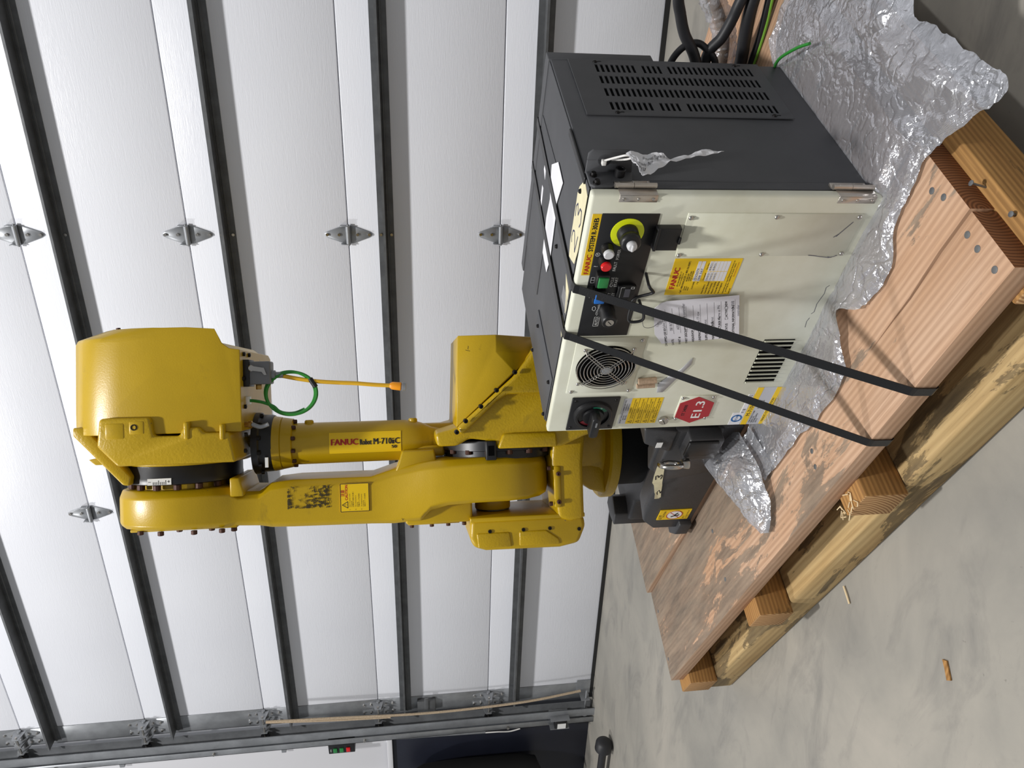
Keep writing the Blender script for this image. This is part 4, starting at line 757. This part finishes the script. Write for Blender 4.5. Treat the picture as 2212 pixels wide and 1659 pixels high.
# fittings under the housing
bm = bmn(); lathe(bm, (.085, -.30, 1.405), (.0, -.2, -1), [(0, .007), (.012, .007), (.013, .009), (.020, .009), (.021, .006)], 12); gz = rp('grease_nipple', bm, 'brass', smooth=True, ang=30)
rp('hose_barb', tube(bmn(), smooth_path([(.085, -.304, 1.385), (.078, -.306, 1.365), (.084, -.308, 1.345)], 4), .0055, 10), 'galv', par=gz, smooth=True)
bm = bmn(); box(bm, .185, .243, -.30, -.25, 1.338, 1.405); cn = rp('cable_connector', bm, 'connector_grey', .004, 2)
rp('connector_base', box(bmn(), .180, .248, -.305, -.245, 1.388, 1.405), 'black_plastic', .002, 2, cn)
bm = bmn(); lathe(bm, (.208, -.275, 1.340), (0, 0, -1), [(0, .013), (.010, .012), (.012, .008), (.030, .008)], 16); rp('cable_gland', bm, 'galv', smooth=True, ang=30, par=cn)
bm = bmn(); lathe(bm, (.226, -.300, 1.384), (0, -1, 0), [(0, .008), (.004, .008), (.005, .006)], 16); prism(bm, [(.220, 1.384), (.232, 1.384), (.226, 1.352), (.208, 1.346), (.208, 1.352), (.216, 1.358)], 'y', -.306, -.302); rp('locking_lever', bm, 'steel', par=cn)
rp('brass_tag', box(bmn(), .172, .186, -.29, -.286, 1.362, 1.376), 'brass', .001, 1, cn)
cy_ = -.275
bm = bmn(); tube(bm, smooth_path([(.208, cy_, 1.335), (.2058, cy_, 1.316), (.196, cy_, 1.27), (.1888, cy_, 1.2249), (.184, cy_, 1.17), (.1813, cy_, 1.1297), (.176, cy_, 1.08), (.1727, cy_, 1.036)], 5), .0055, 10); yc = rp('yellow_cable', bm, 'cable_yellow', smooth=True)
rp('cable_plug', lathe(bmn(), (.1732, cy_, 1.042), (-.12, 0, -1), [(0, .0062), (.006, .010), (.028, .011), (.030, .009)], 16), 'cable_orange', smooth=True, ang=40, par=yc); rp('plug_nut', lathe(bmn(), (.1695, cy_, 1.011), (-.12, 0, -1), [(0, .0085), (.002, .0115), (.010, .0115), (.011, .009)], 16), 'galv', smooth=True, ang=40, par=yc)
P = [(.1441, -.27, 1.400), (.1435, -.274, 1.385), (.139, -.280, 1.362), (.128, -.284, 1.335)]
for k in range(31):
    a = R(-62-k*26); r = .0545+.0035*math.sin(k*.55); P.append((.163+r*math.sin(a), -.284-.0045*math.cos(k*.5)+.0004*k, 1.291+r*math.cos(a)*1.12))
bm = bmn(); tube(bm, smooth_path(P, 5), .0040, 8); gc = rp('green_cable_coil', bm, 'green_wire', smooth=True)
q0, q1 = Vector(P[9]), Vector(P[10])
rp('cable_marker', lathe(bmn(), q0, q1-q0, [(0, .0066), (.026, .0066)], 10), 'black_plastic', smooth=True, par=gc)
rp('cable_socket', box(bmn(), .134, .155, -.285, -.255, 1.395, 1.405), 'white_paint', .001, 1, gc)
# --- shoulder: turntable casting, cover, ring, left bearing support
bm = bmn(); prism(bm, [(.000, .600), (.000, .770), (.020, .775), (.030, .842), (.012, .872), (.012, .925), (.046, .930), (.060, .874), (.185, .728), (.27, .66), (.31, .62), (.33, .47), (.05, .455), (.025, .54)], 'y', -.325, .12); tt = rp('turntable', bm, 'yellow_cast', .012, 3)
bm = bmn(); prism(bm, [(.040, .862), (.125, .770), (.142, .742), (.142, .60), (.32, .58), (.30, .63), (.185, .728), (.060, .874)], 'y', -.345, -.30); rp('turntable_face', bm, 'yellow_cast', .010, 3, tt)
bm = bmn(); prism(bm, [(.002, .770), (.040, .755), (.040, .615), (.002, .612)], 'y', -.340, -.30); rp('turntable_lug', bm, 'yellow_cast', .006, 2, tt)
# motor cover of folded sheet
y0, y1, y2 = -.345, -.33, -.27
V = [(.299, -.285, .862), (.297, y1, .766), (.252, y1, .767), (.200, y0+.002, .722), (.060, -.33, .874), (.296, -.215, .645), (.246, -.305, .655), (.299, .05, .862), (.296, .05, .645), (.060, .05, .874)]
bm = bmn(); vs = [bm.verts.new(p) for p in V]
for f in ((0, 1, 2, 3, 4), (1, 5, 6, 3, 2), (0, 7, 8, 5, 1), (0, 4, 9, 7), (5, 8, 9, 4, 3, 6), (7, 9, 8)): bm.faces.new([vs[i] for i in f])
mc = rp('motor_cover', bm, 'yellow', .002, 1)
bolts(mc, [(.2475, -.352, .650), (.199, -.352, .7235), (.1541, -.352, .772), (.1142, -.352, .813), (.0784, -.352, .853), (.0505, -.345, .876)], (-.2, -1, -.2), .006, .009, 'dark_bolt')
text('marker_scribble', [('/~', .255, .834, .012)], 'ink', mc, (0, y1-.0012, -RB), EX, EZ)
bm = bmn(); lathe(bm, (-.030, JY, J2Z+.01), XA, [(0, .150), (.002, .156), (.022, .157), (.024, .166), (.050, .166)], 60); sr = rp('shoulder_joint_ring', bm, 'black_metal', smooth=True, ang=30)
bolts(sr, [(-.004, JY+.160*math.cos(a), J2Z+.01+.160*math.sin(a)) for a in [R(90+13+360*k/18) for k in range(18)]], (-1, 0, 0), .009, .012)
rp('cable_clip', box(bmn(), -.028, .022, -.330, -.285, .772, .800), 'black_plastic', .003, 2, sr); rp('clip_window', box(bmn(), -.016, .010, -.3315, -.329, .778, .794), 'void', 0, 2, sr)
bm = bmn(); prism(bm, [(.05, .612), (-.045, .622), (-.195, .606), (-.205, .575), (-.2, .533), (-.05, .534), (.03, .525)], 'y', -.285, -.04); sa = rp('bearing_arm', bm, 'yellow_cast', .012, 3)
rp('arm_plate', box(bmn(), -.165, -.055, -.2895, -.28, .597, .615), 'yellow', .002, 1, sa)
bolts(sa, [(-.06, -.285, .624), (-.155, -.285, .620)], (0, 0, 1), .006, .009); bolts(sa, [(-.075, -.289, .604), (-.150, -.289, .604)], (0, -1, 0), .006, .009)
bm = bmn(); prism(bm, [(-.190, .840), (-.190, .535), (-.220, .528), (-.266, .548), (-.276, .60), (-.274, .800), (-.264, .832), (-.240, .844)], 'y', -.275, -.03); sb_ = rp('bearing_support', bm, 'yellow', .012, 3)
rp('support_pad', prism(bmn(), [(-.265, .822), (-.226, .826), (-.226, .737), (-.265, .732)], 'y', -.279, -.27), 'yellow_cast', .004, 2, sb_); rp('support_pad', prism(bmn(), [(-.265, .712), (-.226, .712), (-.226, .638), (-.250, .604), (-.265, .600)], 'y', -.279, -.27), 'yellow_cast', .004, 2, sb_)
rp('support_flange', box(bmn(), -.196, -.184, -.281, -.03, .532, .842), 'yellow', .003, 2, sb_)
bolts(sb_, [(-.222, -.275, .79), (-.222, -.275, .70), (-.222, -.275, .628), (-.228, -.275, .548)], (0, -1, 0), .005, .004, 'dark_bolt')
# --- waist: flange, black reducer, base
bm = bmn(); lathe(bm, (0, 0, .392), (0, 0, 1), [(0, .178), (.004, .187), (.030, .188), (.036, .182), (.040, .140), (.050, .132), (.075, .128), (.13, .128)], 64); wf = rp('waist_flange', bm, 'yellow_cast', smooth=True, ang=35)
bm = bmn(); prism(bm, [(-.150, .472), (-.10, .535), (-.06, .535), (-.06, .42), (-.165, .425)], 'y', -.10, .04); rp('waist_gusset', bm, 'yellow_cast', .008, 2, wf)

bm = bmn(); lathe(bm, (0, 0, .285), (0, 0, 1), [(0, .142), (.003, .150), (.108, .152)], 60); rp('waist_reducer', bm, 'black_matt', smooth=True, ang=35)
BL = RM.inverted() @ PM
def bp(name, bm, mt, bev=0, seg=2, par=None, **k):
    return obj(name, bm, mt, par or rob, bev, seg, tf=BL, **k)
bm = bmn(); prism(bm, [(.165, .50), (.20, .455), (.30, .47), (.42, .40), (.80, .40), (.86, .47), (.86, .80), (.72, .90), (.25, .90), (.165, .80)], 'z', RB+.001, .298); bs = bp('base_casting', bm, 'grey_cast', .010, 3)
bm = bmn(); prism(bm, [(.155, .50), (.175, .455), (.215, .47), (.23, .53), (.19, .56), (.155, .55)], 'z', RB+.001, .342); bp('base_foot', bm, 'grey_cast', .004, 2, bs)
V0 = [(.492, .274), (.985, .274), (.985, .42), (.50, .42)]
rings = [[(.492, .275, RB+.001), (.985, .275, RB+.001), (.985, .37, RB+.001), (.485, .37, RB+.001)], [(.492, .275, .326), (.985, .275, .326), (.985, .37, .326), (.485, .37, .326)], [(.535, .278, .366), (.985, .278, .368), (.985, .36, .362), (.530, .36, .356)], [(.60, .288, .374), (.985, .288, .378), (.985, .35, .372), (.59, .35, .366)]]
cb = bp('connector_housing', loft(bmn(), rings), 'grey_cast', .010, 3, bs)
bp('housing_shoulder', loft(bmn(), [[(.755, .290, .37), (.985, .290, .37), (.985, .37, .36), (.75, .37, .36)], [(.775, .300, .405), (.985, .300, .412), (.985, .36, .40), (.78, .36, .392)]]), 'grey_cast', .006, 2, bs)
bp('housing_face', prism(bmn(), [(.765, .372), (.795, .262), (.84, .262), (.985, .275), (.985, .40), (.80, .40)], 'y', .266, .30), 'grey_cast', .008, 2, bs)
bp('mounting_foot', prism(bmn(), [(.435, .288), (.475, .262), (.53, .262), (.53, .33), (.445, .33)], 'z', RB+.001, .262), 'grey_cast', .004, 2, bs)
bp('panel_block', box(bmn(), .905, .985, .238, .30, .285, .368), 'grey_cast', .006, 2, bs); bp('panel_cover', prism(bmn(), [(.945, .300), (.985, .300), (.985, .372), (.93, .372), (.93, .318)], 'y', .231, .24), 'black_plastic', .003, 2, bs)
bp('upper_block', loft(bmn(), [[(.905, .262, .39), (.985, .262, .39), (.985, .34, .385), (.885, .34, .385)], [(.925, .275, .455), (.985, .275, .468), (.985, .34, .458), (.90, .34, .445)]]), 'grey_cast', .006, 2, bs)
bm = bmn(); A = [(.915+.018*math.sin(2*math.pi*k/28), .222-.017*math.sin(2*math.pi*k/28), .400+.025*math.cos(2*math.pi*k/28)) for k in range(28)]
tube(bm, A, .0062, 12, True); lathe(bm, (.915, .224, .374), (0, .0, -1), [(0, .010), (.012, .013), (.016, .013)], 18); bp('eye_bolt', bm, 'steel', 0, 2, bs, smooth=True, ang=50)
o = bp('no_step_sticker', box(bmn(), .5475, .600, .2725, .2748, .2435, .331), 'label_yellow', par=bs)
def bline(segs, t, mt, nm, y): bm = bmn(); lines(bm, segs, t, (0, y, 0), EX, EZ); bp(nm, bm, mt, par=bs)
bm = bmn(); prism(bm, circle(.5738, .287, .0215, 28), 'y', .2718, .2726); bp('sticker_disc', bm, 'white_paint', par=bs)
bline(stroke(circle(.5738, .287, .0215, 28)+[(.5953, .287)])+[((.5585, .2715), (.589, .3025))], .0022, 'ink_red', 'sticker_ban_ring', .2716)
bline(stroke([(.564, .295), (.570, .286), (.577, .284), (.584, .279)])+stroke([(.570, .287), (.568, .279), (.575, .274)]), .005, 'ink', 'sticker_boot', .2714)
bm = bmn(); lines(bm, stroke([(.551, .3195), (.558, .3195), (.5545, .327), (.551, .3195), (.5525, .3195)]), .0012, (0, .2722, 0), EX, EZ); bp('sticker_triangle', bm, 'ink', par=bs)
t_ = text('sticker_lettering', [('注意', .560, .3225, .006, .014), ('CAUTION', .560, .3135, .0062, .034), ('踏むな', .552, .2555, .0045, .014), ('DO NOT STEP ON', .552, .2490, .0036, .043), ('OR CLIMB', .552, .2455, .0026, .02)], 'ink', rob, (0, .2722, 0), EX, EZ); t_.matrix_local = BL; t_.parent = bs; t_.matrix_local = BL
bm = bmn(); prism(bm, [(.745, .300), (.80, .296), (.86, .297), (.885, .305), (.86, .33), (.81, .328), (.765, .325), (.735, .318)], 'z', .3865, .3875); 
tp = bp('masking_tape_label', loft(bmn(), [[(.665, .2745, .352), (.672, .2745, .352), (.672, .2755, .352), (.665, .2755, .352)], [(.668, .272, .366), (.70, .272, .372), (.70, .273, .372), (.668, .273, .366)]]), 'masking_tape', par=bs); bm.free()
bm = bmn(); G = []
for a, z0, z1, p in ((.672, .350, .362, .2735), (.70, .356, .374, .2735), (.735, .362, .384, .2735), (.765, .372, .398, .264), (.80, .378, .402, .264), (.835, .384, .404, .264), (.865, .392, .404, .264)): G.append((bm.verts.new((a, p, z0)), bm.verts.new((a, p, z1))))
for a, b in zip(G, G[1:]): bm.faces.new((a[0], b[0], b[1], a[1]))
bp('masking_tape_label', bm, 'masking_tape', par=bs)
bline(stroke([(.705, .370), (.72, .374), (.728, .370), (.712, .364), (.732, .363)])+stroke([(.78, .393), (.797, .397), (.80, .392), (.79, .388), (.803, .384), (.797, .380), (.782, .381)]), .0026, 'ink', 'handwritten_number', .2632)
bp('small_label', box(bmn(), .93, .95, .2605, .2615, .418, .432), 'white_paint', par=bs)
# ================================================================== clear plastic sheet under the cabinet
def crumple(x, y, s=1.0):     # sharp creases: distance-to-cell-edge of several voronoi scales
    r = 0
    for k, (f, w) in enumerate(((9, 1.0), (17, .62), (33, .36))):
        v = Vector((x*f+.6*noise.noise(Vector((x*f*.7, y*f*.7, k))), y*f*.8+.6*noise.noise(Vector((x*f*.7, y*f*.7, k+5))), k*7.7))
        d = noise.voronoi(v)[0]; r += w*(d[1]-d[0])*(.5+noise.noise(v*.5))
    return max(0, r*.9+.25)*.016*s
def smooth1(P, n): return [tuple(v) for v in smooth_path([(a, b, c) for a, b, c in P], n)]
sheet = thing('plastic_sheet', 'crumpled clear plastic sheet spread under the control cabinet', 'plastic sheet', PL, PA)
# stations: (inner along, inner perp) -> (outer along, outer perp, outer z)
ST = [((1.03, .30), (.975, .262, .219)), ((1.05, .285), (.992, .205, .216)), ((1.08, .275), (.997, .142, .214)), ((1.16, .275), (1.119, .1332, .214)), ((1.26, .28), (1.2637, .1197, .214)), ((1.33, .285), (1.365, .127, .214)), ((1.37, .29), (1.398, .172, .224)), ((1.40, .29), (1.430, .208, .235)), ((1.43, .29), (1.467, .181, .222)), ((1.46, .29), (1.498, .176, .214)), ((1.53, .295), (1.556, .171, .214)), ((1.58, .30), (1.607, .213, .214)), ((1.615, .30), (1.640, .222, .214)),
      ((1.612, .31), (1.669, .2267, .214)), ((1.610, .33), (1.724, .2365, .216)), ((1.608, .36), (1.765, .2250, .214)), ((1.606, .40), (1.812, .200, .214)), ((1.604, .44), (1.858, .176, .214)), ((1.602, .47), (1.880, .186, .214)), ((1.600, .50), (1.878, .222, .216)), ((1.598, .53), (1.872, .270, .216)), ((1.596, .56), (1.866, .315, .216)), ((1.594, .59), (1.860, .370, .216)), ((1.592, .62), (1.850, .420, .216)), ((1.590, .66), (1.895, .47, .216)), ((1.588, .70), (1.90, .60, .216)), ((1.586, .73), (1.86, .72, .222)), ((1.584, .745), (1.74, .790, .232)), ((1.583, .75), (1.64, .795, .232))]
I = smooth_path([(a, b, 0) for (a, b), _ in ST], 7); O = smooth_path([c for _, c in ST], 7)
bm = bmn(); G = []; NJ = 46
for i, (p, q) in enumerate(zip(I, O)):
    row = []
    for j in range(NJ+1):
        t = j/NJ; a = p.x+(q.x-p.x)*t; b = p.y+(q.y-p.y)*t
        k = max(0, min(1, (b-.270)/.03)); k = k*k*(3-2*k); base = .2135+.013*k; base = base+(q.z-base)*t**3
        wid = (q-Vector((p.x, p.y, q.z))).length
        h = crumple(a, b, .35+1.7*t if wid > .12 else .5+1.2*t) * min(1, t*4+.05) * (1-.75*max(0, (t-.8)/.2))
        rag = .0022*noise.noise(Vector((i*.9, j*.1, 2)))*(j == NJ)
        row.append(bm.verts.new((a+rag+.006*noise.noise(Vector((a*30, b*30, 1)))*t, b+rag+.006*noise.noise(Vector((a*30, b*30, 9)))*t, base+h)))
    G.append(row)
for i in range(len(G)-1):
    for j in range(NJ): bm.faces.new((G[i][j], G[i][j+1], G[i+1][j+1], G[i+1][j]))
obj('spread_film', bm, 'clear_film', sheet)
# folded flap beside the robot base
bm = bmn(); G = []; FLp = [((.825, .375, .240), (.975, .265, .238)), ((.818, .335, .262), (.985, .225, .236)), ((.832, .28, .275), (.992, .185, .232)), ((.848, .225, .270), (.990, .150, .228)), ((.862, .175, .258), (.978, .115, .224)), ((.872, .125, .244), (.968, .085, .219)), ((.882, .08, .230), (.945, .058, .217)), ((.892, .05, .219), (.918, .038, .216))]
Lp = smooth_path([a for a, b in FLp], 6); Rp = smooth_path([b for a, b in FLp], 6)
for i, (p, q) in enumerate(zip(Lp, Rp)):
    G.append([bm.verts.new(p.lerp(q, j/22)+Vector((0, 0, crumple(p.lerp(q, j/22).x*1.6, p.lerp(q, j/22).y*1.6, 1.1)*.9+.012*math.sin(math.pi*j/22)))) for j in range(23)])
for i in range(len(G)-1):
    for j in range(22): bm.faces.new((G[i][j], G[i][j+1], G[i+1][j+1], G[i+1][j]))
obj('folded_flap', bm, 'clear_film', sheet)
bm = bmn(); G = []
Lp = smooth_path([(.955, .25, .232), (.945, .21, .225), (.955, .17, .222), (.975, .135, .216)], 6); Rp = smooth_path([(1.01, .255, .228), (1.015, .21, .222), (1.02, .165, .217), (1.015, .140, .215)], 6)
for i, (p, q) in enumerate(zip(Lp, Rp)): G.append([bm.verts.new(p.lerp(q, j/14)+Vector((0, 0, crumple(p.lerp(q, j/14).x*2.4, p.lerp(q, j/14).y*2.4, .8)))) for j in range(15)])
for i in range(len(G)-1):
    for j in range(14): bm.faces.new((G[i][j], G[i][j+1], G[i+1][j+1], G[i+1][j]))
obj('torn_corner', bm, 'clear_film', sheet)
# ================================================================== cables behind the cabinet
def cable(name, pts, r, mt, label, cat='cable', grp='cables behind the cabinet', seg=14):
    return tag(obj(name, tube(bmn(), smooth_path([pw(*p) for p in pts], 8), r, seg), mt, None, smooth=True, ang=60), label, cat, grp)
cable('power_cable', [(1.46, .80, .33), (1.552, .84, .362), (1.60, .855, .396), (1.640, .86, .415), (1.672, .86, .428), (1.74, .86, .44), (1.85, .90, .36), (1.95, 1.0, .20), (2.0, 1.15, .03)], .0118, 'hose_black', 'thick black cable curving highest behind the cabinet')
cable('power_cable', [(1.42, .82, .30), (1.545, .85, .335), (1.60, .85, .314), (1.64, .85, .304), (1.68, .85, .298), (1.78, .86, .27), (1.88, .93, .17), (1.98, 1.05, .03)], .0118, 'hose_black', 'thick black cable crossing over the wrapped bundle behind the cabinet')
cable('power_cable', [(1.45, .835, .252), (1.545, .85, .254), (1.60, .85, .264), (1.677, .85, .273), (1.76, .86, .262), (1.86, .90, .15), (1.95, .98, .03)], .0135, 'hose_black', 'thickest black cable lying straight between the other cables behind the cabinet')
cable('power_cable', [(1.46, .84, .234), (1.552, .85, .218+.012), (1.61, .85, .232), (1.679, .85, .240), (1.75, .86, .244), (1.84, .89, .12), (1.90, .95, .03)], .0075, 'hose_black', 'thin black cable beside the bright green earth wire')
cable('earth_wire', [(1.46, .838, .232), (1.555, .845, .226), (1.60, .845, .227), (1.64, .845, .230), (1.685, .845, .236), (1.74, .85, .238), (1.82, .86, .12), (1.86, .9, .02)], .0038, 'lime_wire', 'bright green earth wire behind the cabinet', 'wire')
cable('signal_cable', [(1.45, .83, .42), (1.50, .84, .418), (1.546, .85, .410), (1.575, .855, .388), (1.582, .855, .362), (1.570, .85, .338), (1.545, .84, .315), (1.47, .83, .30)], .0075, 'hose_black', 'slim black cable looping in an arch at the cabinet back edge')
cable('green_wire', [(1.578, .748, .231), (1.598, .733, .236), (1.6200, .708, .250), (1.650, .675, .262), (1.689, .633, .262), (1.712, .604, .258)], .0030, 'green_wire', 'short dark green wire poking out over the plastic sheet', 'wire')
wb = thing('wrapped_bundle', 'cable bundle in clear stretch wrap between black cables', 'cable bundle', PL, PA)
bm = bmn(); P = smooth_path([(1.44, .91, .262), (1.53, .925, .266), (1.59, .93, .288), (1.65, .94, .33), (1.70, .95, .352), (1.78, .97, .345), (1.88, 1.03, .2), (1.95, 1.08, .05)], 16); tube(bm, P, .02, 20, radii=[.026+.006*noise.noise(Vector((i*.55, 3, 1))) for i in range(len(P))])
for v in bm.verts: v.co += Vector((0, 1, 1))*.005*noise.noise(v.co*75)
obj('wrap_film', bm, 'stretch_wrap', wb, smooth=True, ang=80)
bm = bmn(); tube(bm, smooth_path([(1.44, .912, .262), (1.53, .927, .266), (1.59, .932, .288), (1.65, .942, .33), (1.70, .952, .352), (1.78, .972, .345), (1.88, 1.032, .2), (1.95, 1.082, .05)], 8), .012, 10); obj('bundle_core', bm, 'cork', wb, smooth=True)
